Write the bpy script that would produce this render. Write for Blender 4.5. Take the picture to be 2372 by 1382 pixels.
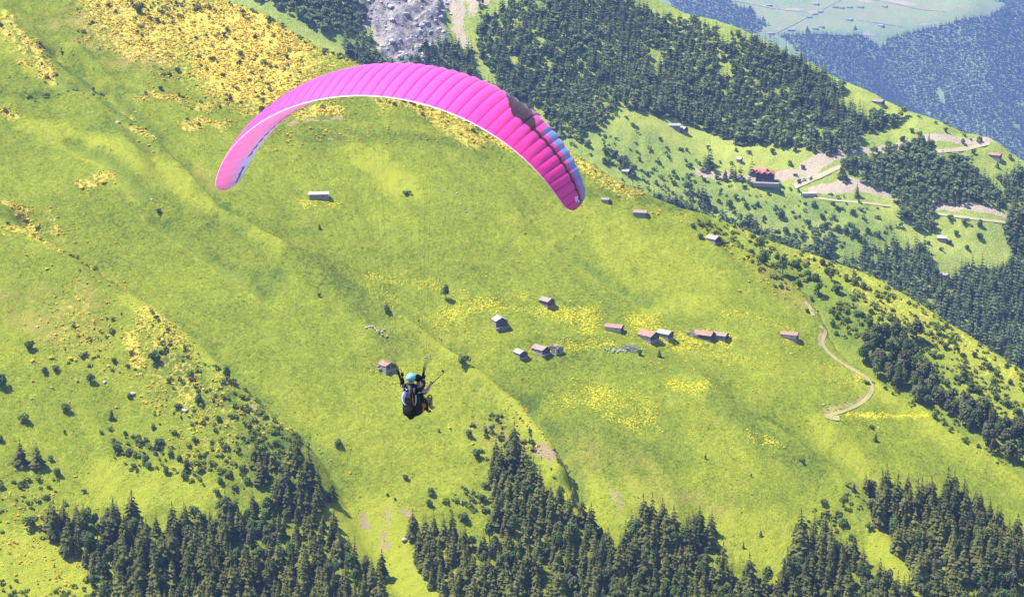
import bpy, math, random
import numpy as np
from mathutils import Vector, Matrix
for o in list(bpy.data.objects): bpy.data.objects.remove(o)
R = math.radians
sc = bpy.context.scene
C = sc.collection

# ------------------------------------------------------------------ camera, sky, sun, exposure
F, W0, H0, PITCH = 5350.0, 2372.0, 1382.0, R(14.0)
cam_d = bpy.data.cameras.new('camera'); cam = bpy.data.objects.new('camera', cam_d); C.objects.link(cam)
cam.location = (0, 0, 0); cam.rotation_euler = (R(90) - PITCH, 0, 0)
cam_d.sensor_width = 36.0; cam_d.lens = F / W0 * 36.0
cam_d.clip_start = 1.0; cam_d.clip_end = 40000.0
sc.camera = cam

SUN = Vector((-0.56, 0.10, 1.08)).normalized()
SUN_EL = math.asin(SUN.z)
world = bpy.data.worlds.new('World'); sc.world = world; world.use_nodes = True
wn, wl = world.node_tree.nodes, world.node_tree.links
sky = wn.new('ShaderNodeTexSky'); sky.sky_type = 'NISHITA'; sky.sun_disc = False
sky.sun_elevation = SUN_EL; sky.sun_rotation = math.atan2(SUN.x, SUN.y)
sky.altitude = 1500; sky.air_density = 1.0; sky.dust_density = 1.0
wl.new(sky.outputs[0], wn['Background'].inputs[0]); wn['Background'].inputs[1].default_value = 0.10

sun_d = bpy.data.lights.new('sun', 'SUN'); sun_d.energy = 5.0; sun_d.angle = R(0.53); sun_d.color = (1.0, 0.945, 0.84)
sun = bpy.data.objects.new('sun', sun_d); C.objects.link(sun)
sun.rotation_euler = SUN.to_track_quat('Z', 'Y').to_euler(); sun.location = (-200, 200, 400)

sc.view_settings.view_transform = 'Standard'; sc.view_settings.look = 'None'
sc.view_settings.exposure = 1.45; sc.view_settings.gamma = 1.0; sc.view_settings.use_curve_mapping = False
sc.render.engine = 'CYCLES'
cy = sc.cycles
cy.max_bounces = 5; cy.diffuse_bounces = 2; cy.glossy_bounces = 2; cy.transmission_bounces = 3; cy.transparent_max_bounces = 4
cy.volume_bounces = 0; cy.sample_clamp_indirect = 4.0
cy.use_denoising = True; cy.denoiser = 'OPENIMAGEDENOISE'; cy.denoising_input_passes = 'RGB_ALBEDO_NORMAL'; cy.denoising_prefilter = 'ACCURATE'
sc.render.film_transparent = False

# ------------------------------------------------------------------ helpers
FWD = np.array([0, math.cos(PITCH), -math.sin(PITCH)]); UPV = np.array([0, math.sin(PITCH), math.cos(PITCH)])
def ray(u, v):
    u = np.asarray(u, float); v = np.asarray(v, float)
    a = (u - W0/2)/F; b = (H0/2 - v)/F
    return np.stack([a, FWD[1] + b*UPV[1], FWD[2] + b*UPV[2]], -1)
def project(x, y, z):
    dep = y*FWD[1] + z*FWD[2]; dep = np.where(dep < 1, 1, dep)
    return W0/2 + F*x/dep, H0/2 - F*(y*UPV[1] + z*UPV[2])/dep
_tab = {}
def vnoise(x, y, seed=0):
    if seed not in _tab: _tab[seed] = np.random.default_rng(seed+77).random((256, 256))
    T = _tab[seed]; xi = np.floor(x).astype(int); yi = np.floor(y).astype(int)
    fx = x - xi; fy = y - yi; fx = fx*fx*(3-2*fx); fy = fy*fy*(3-2*fy)
    x0, x1, y0, y1 = xi & 255, (xi+1) & 255, yi & 255, (yi+1) & 255
    return (T[x0, y0]*(1-fx)+T[x1, y0]*fx)*(1-fy) + (T[x0, y1]*(1-fx)+T[x1, y1]*fx)*fy
def fbm(x, y, oct=4, seed=0, gain=.5):
    s = 0; a = 1; n = 0
    for i in range(oct):
        s = s + a*(vnoise(x*2**i + 13.1*i, y*2**i + 7.7*i, seed+i) - .5); n += a; a *= gain
    return s/n*2
def seg_dist(X, Y, P):
    best = np.full(X.shape, 1e9)
    for (x0, y0), (x1, y1) in zip(P[:-1], P[1:]):
        dx, dy = x1-x0, y1-y0; L = dx*dx+dy*dy+1e-9
        t = np.clip(((X-x0)*dx+(Y-y0)*dy)/L, 0, 1)
        d = (X-x0-t*dx)**2 + (Y-y0-t*dy)**2
        np.minimum(best, d, out=best)
    return np.sqrt(best)
def inside(X, Y, P):
    P = np.asarray(P, float); r = np.zeros(X.shape, bool); n = len(P); j = n-1
    for i in range(n):
        xi, yi = P[i]; xj, yj = P[j]
        c = (yi > Y) != (yj > Y)
        r ^= c & (X < (xj-xi)*(Y-yi)/((yj-yi) if yj != yi else 1e-9) + xi)
        j = i
    return r
def sstep(a, b, x):
    t = np.clip((x-a)/(b-a), 0, 1); return t*t*(3-2*t)

def np_mesh(name, V, Fc, attrs=None, smooth=False, mats=(), midx=None):
    """V (N,3); Fc (M,3|4) array or a list of arrays; attrs {name: (domain, type, array)}"""
    m = bpy.data.meshes.new(name)
    Fs = Fc if isinstance(Fc, list) else [Fc]
    Fs = [f for f in Fs if len(f)]
    V = np.asarray(V, np.float32)
    nl = sum(f.size for f in Fs); npol = sum(len(f) for f in Fs)
    m.vertices.add(len(V)); m.vertices.foreach_set('co', V.ravel())
    m.loops.add(nl); m.loops.foreach_set('vertex_index', np.concatenate([f.ravel() for f in Fs]).astype(np.int32))
    tot = np.concatenate([np.full(len(f), f.shape[1]) for f in Fs]).astype(np.int32)
    st = np.concatenate([[0], np.cumsum(tot)[:-1]]).astype(np.int32)
    m.polygons.add(npol); m.polygons.foreach_set('loop_start', st)
    try: m.polygons.foreach_set('loop_total', tot)
    except Exception: pass
    m.polygons.foreach_set('use_smooth', np.full(npol, smooth))
    if midx is not None: m.polygons.foreach_set('material_index', np.asarray(midx, np.int32))
    for mt in mats: m.materials.append(mt)
    m.update(calc_edges=True)
    for k, (dom, typ, arr) in (attrs or {}).items():
        a = m.attributes.new(k, typ, dom)
        a.data.foreach_set('color' if typ == 'FLOAT_COLOR' else 'value', np.asarray(arr, np.float32).ravel())
    return m
def link(name, data, parent=None, label=None, cat=None, group=None, kind=None, loc=None, rz=0.0):
    o = bpy.data.objects.new(name, data); C.objects.link(o)
    if parent is not None: o.parent = parent
    if loc is not None: o.location = [float(c) for c in loc]
    if rz: o.rotation_euler = (0, 0, rz)
    return tag(o, label, cat, group, kind)
def tag(o, label=None, cat=None, group=None, kind=None):
    for k, v in (('label', label), ('category', cat), ('group', group), ('kind', kind)):
        if v: o[k] = v
    return o

# ------------------------------------------------------------------ materials
def mat(name):
    m = bpy.data.materials.new(name); m.use_nodes = True; nt = m.node_tree; nt.nodes.clear()
    return m, nt, nt.nodes, nt.links
class NG:
    def __init__(s, name):
        s.m, s.nt, s.n, s.l = mat(name)
    def node(s, t, **kw):
        nd = s.n.new(t)
        for k, v in kw.items(): setattr(nd, k, v)
        return nd
    def inp(s, nd, i, v):
        if hasattr(v, 'default_value') or hasattr(v, 'is_output'): s.l.new(v, nd.inputs[i])
        else: nd.inputs[i].default_value = v
    def noise(s, vec, scale, detail=3, rough=.55, dist=0.0):
        nd = s.node('ShaderNodeTexNoise'); s.l.new(vec, nd.inputs['Vector'])
        nd.inputs['Scale'].default_value = scale; nd.inputs['Detail'].default_value = detail
        nd.inputs['Roughness'].default_value = rough; nd.inputs['Distortion'].default_value = dist
        return nd.outputs['Fac']
    def math(s, op, a, b=0.0, clamp=False):
        nd = s.node('ShaderNodeMath', operation=op, use_clamp=clamp); s.inp(nd, 0, a); s.inp(nd, 1, b); return nd.outputs[0]
    def mix(s, f, a, b, mode='MIX'):
        nd = s.node('ShaderNodeMix', data_type='RGBA', blend_type=mode, clamp_factor=True)
        s.inp(nd, 0, f)
        for i, c in ((6, a), (7, b)):
            if isinstance(c, (tuple, list)): nd.inputs[i].default_value = tuple(c) + ((1.0,) if len(c) == 3 else ())
            else: s.l.new(c, nd.inputs[i])
        return nd.outputs[2]
    def rng(s, v, a, b, lo=0.0, hi=1.0):
        nd = s.node('ShaderNodeMapRange', interpolation_type='SMOOTHSTEP'); s.inp(nd, 0, v)
        for i, x in ((1, a), (2, b), (3, lo), (4, hi)): s.inp(nd, i, x)
        return nd.outputs[0]
    def attr(s, name):
        return s.node('ShaderNodeAttribute', attribute_name=name)
    def coord(s): return s.node('ShaderNodeTexCoord').outputs['Object']
    def out(s, sh):
        o = s.node('ShaderNodeOutputMaterial'); s.l.new(sh, o.inputs[0]); return s.m
    def diffuse(s, c, normal=None):
        d = s.node('ShaderNodeBsdfDiffuse'); s.inp(d, 0, c if not isinstance(c, tuple) else c + (1.0,))
        if normal is not None: s.l.new(normal, d.inputs['Normal'])
        return d.outputs[0]
    def bump(s, h, strength, dist):
        b = s.node('ShaderNodeBump'); b.inputs['Strength'].default_value = strength; b.inputs['Distance'].default_value = dist
        s.l.new(h, b.inputs['Height']); return b.outputs[0]

def leaf_mat(name, dark, light, trans=.25, obj_rand=.5, nscale=.5, tcol=None):
    g = NG(name)
    t = g.attr('tint').outputs['Fac']
    r = g.node('ShaderNodeObjectInfo').outputs['Random']
    n = g.noise(g.coord(), nscale, 2)
    k = g.math('ADD', g.math('MULTIPLY', t, 1.0-obj_rand*.6), g.math('MULTIPLY', r, obj_rand*.6))
    k = g.math('ADD', k, g.math('MULTIPLY', g.math('SUBTRACT', n, .5), .7), True)
    c = g.mix(k, dark, light)
    d = g.diffuse(c)
    tr = g.node('ShaderNodeBsdfTranslucent'); g.l.new(c, tr.inputs[0])
    mx = g.node('ShaderNodeMixShader'); mx.inputs[0].default_value = trans
    g.l.new(d, mx.inputs[1]); g.l.new(tr.outputs[0], mx.inputs[2])
    return g.out(mx.outputs[0])
def plain(name, col, rough=.8, nscale=3.0, var=.35, bump=0.0, spec=.3, metal=0.0, stretch=None):
    g = NG(name); co = g.coord()
    if stretch:
        mp = g.node('ShaderNodeMapping'); mp.inputs['Scale'].default_value = stretch; g.l.new(co, mp.inputs[0]); co = mp.outputs[0]
    n = g.noise(co, nscale, 4, .6)
    lo = tuple(c*(1-var) for c in col); hi = tuple(min(1, c*(1+var)) for c in col)
    c = g.mix(g.rng(n, .3, .7), lo, hi)
    p = g.node('ShaderNodeBsdfPrincipled'); g.l.new(c, p.inputs['Base Color'])
    p.inputs['Roughness'].default_value = rough; p.inputs['Specular IOR Level'].default_value = spec; p.inputs['Metallic'].default_value = metal
    if bump: g.l.new(g.bump(n, bump, .1), p.inputs['Normal'])
    return g.out(p.outputs[0])

def grass_mat(name, dark, mid, light, flower, soil, rock, fine=1.0, flower_scale=.9):
    """grass whose sward, flower speckle, bare soil and rock come from the attribute fields of the terrain"""
    g = NG(name); co = g.coord()
    big = g.noise(co, .012*fine, 3); mdm = g.noise(co, .07*fine, 4, .6); sm = g.noise(co, .55*fine, 4, .65)
    a = g.attr('veg'); sep = g.node('ShaderNodeSeparateColor'); g.l.new(a.outputs['Color'], sep.inputs[0])
    fl, li, dk = sep.outputs[0], sep.outputs[1], sep.outputs[2]
    a2 = g.attr('bare'); sep2 = g.node('ShaderNodeSeparateColor'); g.l.new(a2.outputs['Color'], sep2.inputs[0])
    so, ro, re = sep2.outputs[0], sep2.outputs[1], sep2.outputs[2]
    k = g.math('ADD', g.math('MULTIPLY', big, .55), g.math('MULTIPLY', mdm, .45))
    k = g.math('ADD', k, g.math('MULTIPLY', g.math('SUBTRACT', sm, .5), 1.1)); k = g.math('ADD', k, g.math('MULTIPLY', g.math('SUBTRACT', g.noise(co, 1.5*fine, 3, .7), .5), .6))
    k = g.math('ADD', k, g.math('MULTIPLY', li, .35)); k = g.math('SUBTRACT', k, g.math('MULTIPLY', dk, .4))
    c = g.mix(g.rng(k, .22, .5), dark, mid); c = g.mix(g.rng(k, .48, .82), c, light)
    # lush herbs, and shade painted along creases, where 'dk' is high: cooler green
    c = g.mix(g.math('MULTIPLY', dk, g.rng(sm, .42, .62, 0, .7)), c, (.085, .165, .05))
    rd = g.math('MULTIPLY', re, g.rng(mdm, .35, .65)); c = g.mix(rd, c, (.27, .19, .07))
    fn = g.noise(co, flower_scale, 3, .7)
    ff = g.rng(g.math('ADD', fn, g.math('MULTIPLY', fl, .30)), .72, .84)
    ff = g.math('MULTIPLY', ff, g.rng(fl, .02, .12)); c = g.mix(ff, c, flower)
    az = a.outputs['Alpha']; af = g.rng(g.math('ADD', g.noise(co, .45, 4, .7), g.math('MULTIPLY', az, .40)), .56, .78); af = g.math('MULTIPLY', af, g.rng(az, .05, .3, 0, .85)); c = g.mix(af, c, g.mix(mdm, (.46, .33, .06), (.68, .52, .11)))
    sn = g.noise(co, .25, 4, .65)
    sf = g.rng(g.math('ADD', so, g.math('MULTIPLY', g.math('SUBTRACT', sn, .5), .7)), .42, .56)
    sc_ = g.mix(sm, tuple(x*.72 for x in soil), tuple(min(1, x*1.2) for x in soil)); c = g.mix(sf, c, sc_)
    rn = g.noise(co, .11, 6, .7)
    rf = g.rng(g.math('ADD', ro, g.math('MULTIPLY', g.math('SUBTRACT', rn, .5), 1.1)), .42, .52)
    rk2 = g.noise(co, .22, 6, .75, 1.2); rc = g.mix(g.rng(g.math('ADD', g.math('MULTIPLY', rn, .4), g.math('MULTIPLY', rk2, .6)), .38, .62), tuple(x*.30 for x in rock), tuple(x*1.3 for x in rock)); rc = g.mix(g.rng(g.noise(co, .035, 3), .55, .68, 0, .7), rc, (.14, .17, .07)); c = g.mix(rf, c, rc)
    h = g.math('ADD', g.math('MULTIPLY', g.noise(co, .9*fine, 4, .7), 1.0), g.math('MULTIPLY', g.noise(co, 2.6*fine, 2, .6), .5))
    d = g.diffuse(c, g.bump(h, .95, 1.0/fine))
    return g.out(d)

# ------------------------------------------------------------------ terrain layers
class Land:
    """A mountain face: a tilted plane with relief, falling away beyond its crest line; fields of ground cover painted in plan."""
    def __init__(s, plane, sil, box, step, relief=None, fall=1.3, round_=6.0, trange=(700, 1900), zmin=-2690):
        s.p = plane                                             # z = c + ax x + ay y
        s.sil = np.array(sil, float); s.x0, s.x1, s.y0, s.y1 = box; s.st = step; s.tr = trange
        s.X, s.Y = np.meshgrid(np.arange(s.x0, s.x1+step, step), np.arange(s.y0, s.y1+step, step), indexing='ij')
        Z = plane[0] + plane[1]*s.X + plane[2]*s.Y
        u, v = project(s.X, s.Y, Z)
        sp = s.base(s.sil[:, 0], s.sil[:, 1])
        d = seg_dist(s.X, s.Y, sp[:, :2]); d = np.where(v < np.interp(u, s.sil[:, 0], s.sil[:, 1]), d, -d)
        s.beyond = d
        dd = np.where(d > 0, d, 0)
        Z = Z - fall*(np.sqrt(dd*dd + round_**2) - round_)
        s.Z = Z
        s.f = {k: np.zeros(s.X.shape, np.float32) for k in ('flower', 'light', 'dark', 'soil', 'rock', 'red', 'az', 'rough')}
        if relief: relief(s)
        s.Z = np.maximum(s.Z, zmin)
    def base(s, u, v):
        d = ray(u, v); t = s.p[0]/(d[..., 2] - s.p[1]*d[..., 0] - s.p[2]*d[..., 1])
        return d*t[..., None]
    def pts(s, px):
        px = np.array(px, float); return s.base(px[:, 0], px[:, 1])[:, :2]
    def _win(s, P, m):
        i0 = max(0, int((P[:, 0].min()-m-s.x0)/s.st)); i1 = min(s.X.shape[0], int((P[:, 0].max()+m-s.x0)/s.st)+2)
        j0 = max(0, int((P[:, 1].min()-m-s.y0)/s.st)); j1 = min(s.X.shape[1], int((P[:, 1].max()+m-s.y0)/s.st)+2)
        return slice(i0, max(i0, i1)), slice(j0, max(j0, j1))
    def bump(s, px, w, h):
        P = s.pts(px); a, b = s._win(P, w*3); d = seg_dist(s.X[a, b], s.Y[a, b], P)
        d = seg_dist(s.X[a, b], s.Y[a, b], P); s.Z[a, b] += h*np.exp(-(d/w)**2)
    def paint(s, name, px, w, k=1.0, inner=.3):
        P = s.pts(px)
        if len(P) == 1: P = np.vstack([P, P+.01])
        a, b = s._win(P, w*1.5); X, Y = s.X[a, b], s.Y[a, b]; d = seg_dist(X, Y, P) + w*.6*fbm(X/(w*.7), Y/(w*.7), 3, 3)
        val = k*(1 - sstep(inner*w, w, d)); s.f[name][a, b] = np.maximum(s.f[name][a, b], val)
    def area(s, name, px, k=1.0, feather=8.0):
        P = s.pts(px); a, b = s._win(P, feather); X, Y = s.X[a, b], s.Y[a, b]
        d = seg_dist(X, Y, np.vstack([P, P[:1]])); d = np.where(inside(X, Y, P), d, -d) + feather*1.2*fbm(X/feather/1.5, Y/feather/1.5, 3, 9)
        s.f[name][a, b] = np.maximum(s.f[name][a, b], k*sstep(-feather*.5, feather, d))
    def samp(s, A, x, y):
        fx = np.clip((np.asarray(x, float)-s.x0)/s.st, 0, s.X.shape[0]-1.001); fy = np.clip((np.asarray(y, float)-s.y0)/s.st, 0, s.X.shape[1]-1.001)
        i = fx.astype(int); j = fy.astype(int); fx = fx-i; fy = fy-j
        return (A[i, j]*(1-fx)+A[i+1, j]*fx)*(1-fy) + (A[i, j+1]*(1-fx)+A[i+1, j+1]*fx)*fy
    def z(s, x, y): return s.samp(s.Z, x, y)
    def hit(s, u, v, n=500):
        """where the sight line of a point of the photograph meets this face"""
        d = ray(u, v); d = np.atleast_2d(d); ts = np.linspace(s.tr[0], s.tr[1], n)
        got = np.full(len(d), np.nan); pz = None
        x = d[:, 0:1]*ts; y = d[:, 1:2]*ts; below = d[:, 2:3]*ts < s.z(x, y)
        k = below.argmax(1); ok = below.any(1)
        lo = ts[np.maximum(k-1, 0)]; hi = ts[k]
        for _ in range(14):
            m = (lo+hi)/2; b = d[:, 2]*m < s.z(d[:, 0]*m, d[:, 1]*m); hi = np.where(b, m, hi); lo = np.where(b, lo, m)
        P = d*hi[:, None]; P[~ok] = s.base(np.atleast_1d(u)[~ok], np.atleast_1d(v)[~ok]) if (~ok).any() else 0
        P[:, 2] = s.z(P[:, 0], P[:, 1]); return P
    def at(s, u, v): return s.hit(np.array([u]), np.array([v]))[0]
    def mesh(s, name, step, micro, keep, material, label):
        xs = np.arange(s.x0, s.x1, step); ys = np.arange(s.y0, s.y1, step)
        X, Y = np.meshgrid(xs, ys, indexing='ij'); Z = s.z(X, Y); Z = Z + micro(s, X, Y)*(1-np.clip(s.samp(s.f['soil'], X, Y)*1.2, 0, .9))
        u, v = project(X, Y, Z); B = s.samp(s.beyond, X, Y)
        ok = keep(u, v, B)
        nx, ny = X.shape; idx = np.arange(nx*ny).reshape(nx, ny)
        q = np.stack([idx[:-1, :-1], idx[1:, :-1], idx[1:, 1:], idx[:-1, 1:]], -1)
        m = (ok[:-1, :-1] & ok[1:, :-1] & ok[1:, 1:] & ok[:-1, 1:])
        q = q[m]; used = np.unique(q); remap = np.full(nx*ny, -1); remap[used] = np.arange(len(used)); q = remap[q]
        V = np.stack([X.ravel(), Y.ravel(), Z.ravel()], -1)[used]
        fs = {k: s.samp(A, V[:, 0], V[:, 1]) for k, A in s.f.items()}
        one = np.ones(len(V))
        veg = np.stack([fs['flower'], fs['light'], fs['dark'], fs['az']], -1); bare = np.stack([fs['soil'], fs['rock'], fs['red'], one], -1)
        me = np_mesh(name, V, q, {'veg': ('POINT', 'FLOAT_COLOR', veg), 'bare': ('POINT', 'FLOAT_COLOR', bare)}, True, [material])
        return link(name, me, label=label, kind='structure')
def plane_at(u, v, y, gx, gy):
    d = ray(u, v); t = y/d[1]; x, z = d[0]*t, d[2]*t
    return (z - gx*x - gy*y, gx, gy)
def plane_3(*pd):
    P = np.array([ray(u, v)*t for u, v, t in pd]); A = np.c_[np.ones(3), P[:, :2]]
    return tuple(np.linalg.solve(A, P[:, 2]))
# ------------------------------------------------------------------ near meadow slope
SIL1 = [(-700, -560), (-200, -330), (200, -150), (400, -62), (520, 0), (600, 32), (700, 92), (820, 152), (930, 200), (1100, 265), (1250, 320), (1340, 360),
        (1420, 415), (1500, 450), (1627, 502), (1690, 562), (1760, 612), (1830, 660), (1872, 706), (1900, 752), (1925, 805), (1965, 846), (2042, 892),
        (2092, 924), (2152, 958), (2240, 1026), (2372, 1124), (2600, 1300), (3000, 1620)]
P1 = plane_at(1186, 1382, 1080.0, -.15, .45)
def relief1(s):
    X, Y = s.X, s.Y
    s.Z += 5.5*fbm(X/150, Y/150, 3, 5) + 1.1*fbm(X/38, Y/38, 3, 11) + 1.3*fbm((X+.6*Y)/9, (Y-.6*X)/40, 3, 19)
    # spur at the lower left and the gully on its right
    s.bump([(-150, 500), (0, 560), (110, 610), (220, 690), (330, 760), (430, 850), (520, 930), (600, 1000), (690, 1070)], 26, 12.8)
    s.bump([(60, 520), (200, 610), (340, 700), (480, 800), (610, 930), (710, 1010), (790, 1100), (880, 1250), (930, 1400)], 12, -8.5)
    # long low ribs and gullies that run down the face
    s.bump([(180, 120), (300, 260), (420, 420), (510, 505), (620, 575), (740, 645), (830, 695), (940, 765), (1050, 850), (1130, 905), (1200, 965), (1260, 1040), (1300, 1110)], 8, 6.2)
    s.bump([(130, 110), (240, 205), (330, 290), (420, 375), (530, 505), (640, 565), (780, 635), (900, 715), (1010, 790), (1120, 870), (1225, 950), (1300, 1050), (1350, 1150), (1400, 1260)], 5.5, -6.8)
    s.bump([(0, 20), (70, 120), (150, 190), (260, 330), (330, 430)], 10, 4.8)
    s.bump([(300, 380), (420, 470), (560, 560), (700, 660), (860, 790)], 24, 5.6)
    s.bump([(1650, 940), (1760, 1000), (1850, 1060), (1960, 1130), (2020, 1220), (2080, 1310), (2150, 1400)], 12, 5.6)
    s.bump([(1700, 930), (1820, 1000), (1930, 1070), (2040, 1170), (2110, 1270), (2190, 1390)], 11, -5.6)
    s.bump([(860, 60), (1000, 420), (1180, 640), (1500, 880), (1650, 1020)], 60, 4.8)
    s.bump([(1280, 480), (1400, 620), (1560, 720), (1700, 850)], 20, -4.0)
    s.bump([(-50, 215), (70, 213), (230, 208), (420, 212), (600, 250), (840, 290), (1060, 300), (1200, 330), (1330, 400)], 3.0, -1.1)   # old path across the face
    for px in ([(700, 330), (900, 320), (1050, 330)], [(1360, 440), (1460, 455), (1600, 520)], [(1080, 690), (1400, 720)], [(860, 800), (1200, 800), (1700, 800)]):
        s.bump(px, 3.5, .8)
    p, a = s.paint, s.area
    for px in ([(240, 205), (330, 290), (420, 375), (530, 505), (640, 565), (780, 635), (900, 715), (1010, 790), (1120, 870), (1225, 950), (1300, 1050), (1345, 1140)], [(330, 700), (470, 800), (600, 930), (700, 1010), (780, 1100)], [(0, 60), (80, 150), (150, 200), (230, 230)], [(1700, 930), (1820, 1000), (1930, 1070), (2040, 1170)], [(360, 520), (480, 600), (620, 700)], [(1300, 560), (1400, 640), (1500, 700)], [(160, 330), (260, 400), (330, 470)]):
        s.bump(px, 3.4, -3.6); s.paint('light', [(q[0]-12, q[1]-2) for q in px], 7, .85, .3); s.paint('dark', [(q[0]+6, q[1]+2) for q in px], 5, .6, .3)  # crease flanks: grass and herbs, with lit and shaded sides painted in
    # bright sward
    for px, w, k in ([(320, 740), (430, 830), (540, 930), (640, 1020)], 15, 1), ([(380, 430), (450, 480), (540, 525), (620, 590)], 12, .9), ([(60, 285), (180, 330), (270, 390), (380, 430)], 14, .7), \
        ([(1000, 800), (1100, 880), (1210, 980), (1290, 1100)], 13, .95), ([(820, 1180), (900, 1240), (960, 1310), (1000, 1400)], 22, 1), ([(860, 370), (910, 420), (930, 440)], 16, .9), ([(800, 345), (900, 390)], 10, .6), \
        ([(1900, 1010), (1980, 1090), (2060, 1180)], 14, .7), ([(1350, 1160), (1420, 1190), (1500, 1170)], 20, .6), ([(1700, 1240), (1800, 1260), (1840, 1290)], 30, .7), ([(2030, 1270), (2120, 1350), (2180, 1400)], 14, 1), \
        ([(0, 1300), (120, 1320), (200, 1370)], 40, .8), ([(250, 1110), (380, 1140), (450, 1130)], 18, .7), ([(1480, 720), (1600, 700)], 14, .5), ([(1960, 860), (2030, 905), (2130, 960), (2240, 1040), (2372, 1140)], 14, .55), \
        ([(750, 900), (800, 1020), (900, 1060)], 40, .3), ([(1000, 900), (1080, 980)], 30, .35), ([(1400, 510), (1500, 600), (1600, 650)], 30, .3), ([(640, 720), (780, 800)], 25, .3), ([(1700, 1130), (1800, 1180)], 40, .3):
        p('light', px, w, k)
    # lush herbs in the gullies, dark sward
    for px, w, k in ([(150, 140), (240, 230), (330, 310), (400, 380)], 10, .9), ([(470, 470), (530, 520), (560, 560)], 9, .9), ([(1210, 930), (1290, 1030), (1330, 1130)], 9, 1), ([(560, 960), (640, 1040), (620, 1080)], 26, .8), \
        ([(60, 215), (230, 212), (420, 225)], 9, .7), ([(220, 300), (300, 360), (330, 400)], 12, .5), ([(1660, 960), (1800, 1060), (1880, 1110)], 12, .6), ([(1130, 1000), (1260, 1060)], 12, .4), ([(1330, 1000), (1430, 1040), (1560, 1060)], 22, .3), \
        ([(560, 660), (620, 670)], 14, .6), ([(1380, 860), (1560, 880), (1650, 900)], 18, .35), ([(1270, 700), (1330, 720)], 8, .6), ([(830, 750), (880, 770)], 10, .6), ([(420, 900), (560, 1010), (590, 1060)], 16, .6), \
        ([(700, 320), (900, 325), (1060, 345)], 7, .6), ([(1340, 440), (1450, 450), (1560, 480)], 7, .6), ([(640, 560), (740, 640), (840, 720)], 8, .5), ([(1980, 1180), (2000, 1230)], 10, .5):
        p('dark', px, w*.85, k*.55)
    # yellow flowers
    for px, w, k in ([(1010, 745), (1080, 715), (1180, 722), (1270, 735), (1350, 752)], 15, 1), ([(830, 635), (890, 650), (960, 652), (1000, 655)], 10, .75), ([(860, 670), (930, 710)], 9, .6), ([(1490, 760), (1530, 800), (1570, 820)], 14, 1), ([(1570, 800), (1640, 800), (1690, 795)], 11, .95), \
        ([(1600, 810), (1680, 830), (1740, 840)], 12, .7), ([(1060, 720), (1030, 770)], 12, .7), ([(1380, 925), (1440, 960), (1490, 1000)], 15, .95), ([(1290, 940), (1350, 945)], 7, .8), ([(1570, 930), (1620, 940)], 10, .95), ([(1420, 990), (1460, 1010)], 8, .9), \
        ([(1690, 725), (1740, 745), (1800, 765)], 8, .8), ([(1830, 790), (1900, 860), (1950, 880)], 14, .55), ([(2035, 895), (2045, 925), (2000, 965)], 4, .4), ([(1930, 970), (2040, 971), (2150, 967)], 3.2, 1.3), ([(1960, 985), (2020, 1000)], 9, .6), \
        ([(705, 470), (770, 472)], 7, 1), ([(1240, 822), (1310, 812), (1420, 822)], 7, .9), ([(850, 860), (930, 890), (890, 920)], 14, .55), ([(1750, 1045), (1790, 1060)], 6, 1), ([(1570, 1030), (1610, 1040)], 6, .8), ([(1120, 830), (1190, 800)], 14, .5), \
        ([(1010, 870), (1080, 900)], 14, .4), ([(1430, 870), (1560, 900), (1640, 890)], 22, .42), ([(1180, 700), (1210, 690)], 8, .6), ([(1140, 640), (1100, 640)], 5, .6), ([(1410, 780), (1470, 800)], 14, .5), ([(1690, 1060), (1720, 1080)], 5, .6), ([(1800, 1000), (1900, 960)], 12, .35), \
        ([(1100, 760), (1250, 790)], 18, .4), ([(1330, 520), (1420, 540)], 10, .35), ([(880, 300), (1000, 330)], 14, .3), ([(1080, 780), (1130, 790)], 8, .5), ([(1960, 850), (2030, 900)], 5, .9):
        p('flower', px, w*1.45, k*.85, .0)
    # bare soil and stones
    for px, w, k in ([(1250, 1068), (1275, 1085)], 6, .9), ([(840, 1165), (845, 1180)], 4, .8), ([(900, 1170), (890, 1220)], 7, .5), ([(935, 1180), (945, 1190)], 4, .6), ([(1420, 1150), (1440, 1190)], 8, .5), ([(590, 1000), (600, 1010)], 4, .6), \
        ([(665, 287), (710, 280), (790, 274)], 1.8, 1.0), ([(760, 325), (785, 322)], 1.6, .8), ([(1905, 775), (1898, 795)], 3, .8), ([(1580, 1250), (1590, 1270)], 6, .7), ([(700, 1100), (760, 1190)], 3, .3):
        p('soil', px, w, k)
    for px in ([(1722, 538), (1745, 548), (1752, 560), (1747, 572), (1738, 580)], [(1866, 700), (1876, 712), (1884, 732)], [(1899, 755), (1912, 768), (1906, 790), (1912, 808), (1930, 826), (1955, 845), (1985, 862), (2012, 876)], [(2004, 872), (2016, 888), (2020, 903), (2012, 918), (1992, 935), (1962, 950), (1930, 960), (1910, 966)]):
        P = s.pts(px); a_, b_ = s._win(P, 6); s.f['soil'][a_, b_] = np.maximum(s.f['soil'][a_, b_], .5*(1-sstep(1.5, 4.5, seg_dist(s.X[a_, b_], s.Y[a_, b_], P))))
    for px, w, k in ([(300, 30), (180, 60), (330, 130)], 22, .5), ([(170, 20), (90, 60)], 14, .5), ([(1330, 1040), (1480, 1120), (1560, 1180)], 18, .2), ([(60, 730), (160, 760)], 26, .35), ([(1590, 1170), (1690, 1190)], 8, .5), ([(430, 400), (530, 420)], 14, .3), \
        ([(1780, 640), (1850, 700)], 12, .5), ([(1120, 1010), (1200, 1050)], 10, .5):
        p('red', px, w, k)
    # azalea heath
    a('az', [(180, -40), (470, -60), (600, 25), (700, 85), (830, 150), (770, 182), (640, 235), (560, 225), (470, 195), (330, 190), (250, 160), (190, 90), (140, 20)], .58, 80)
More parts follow.
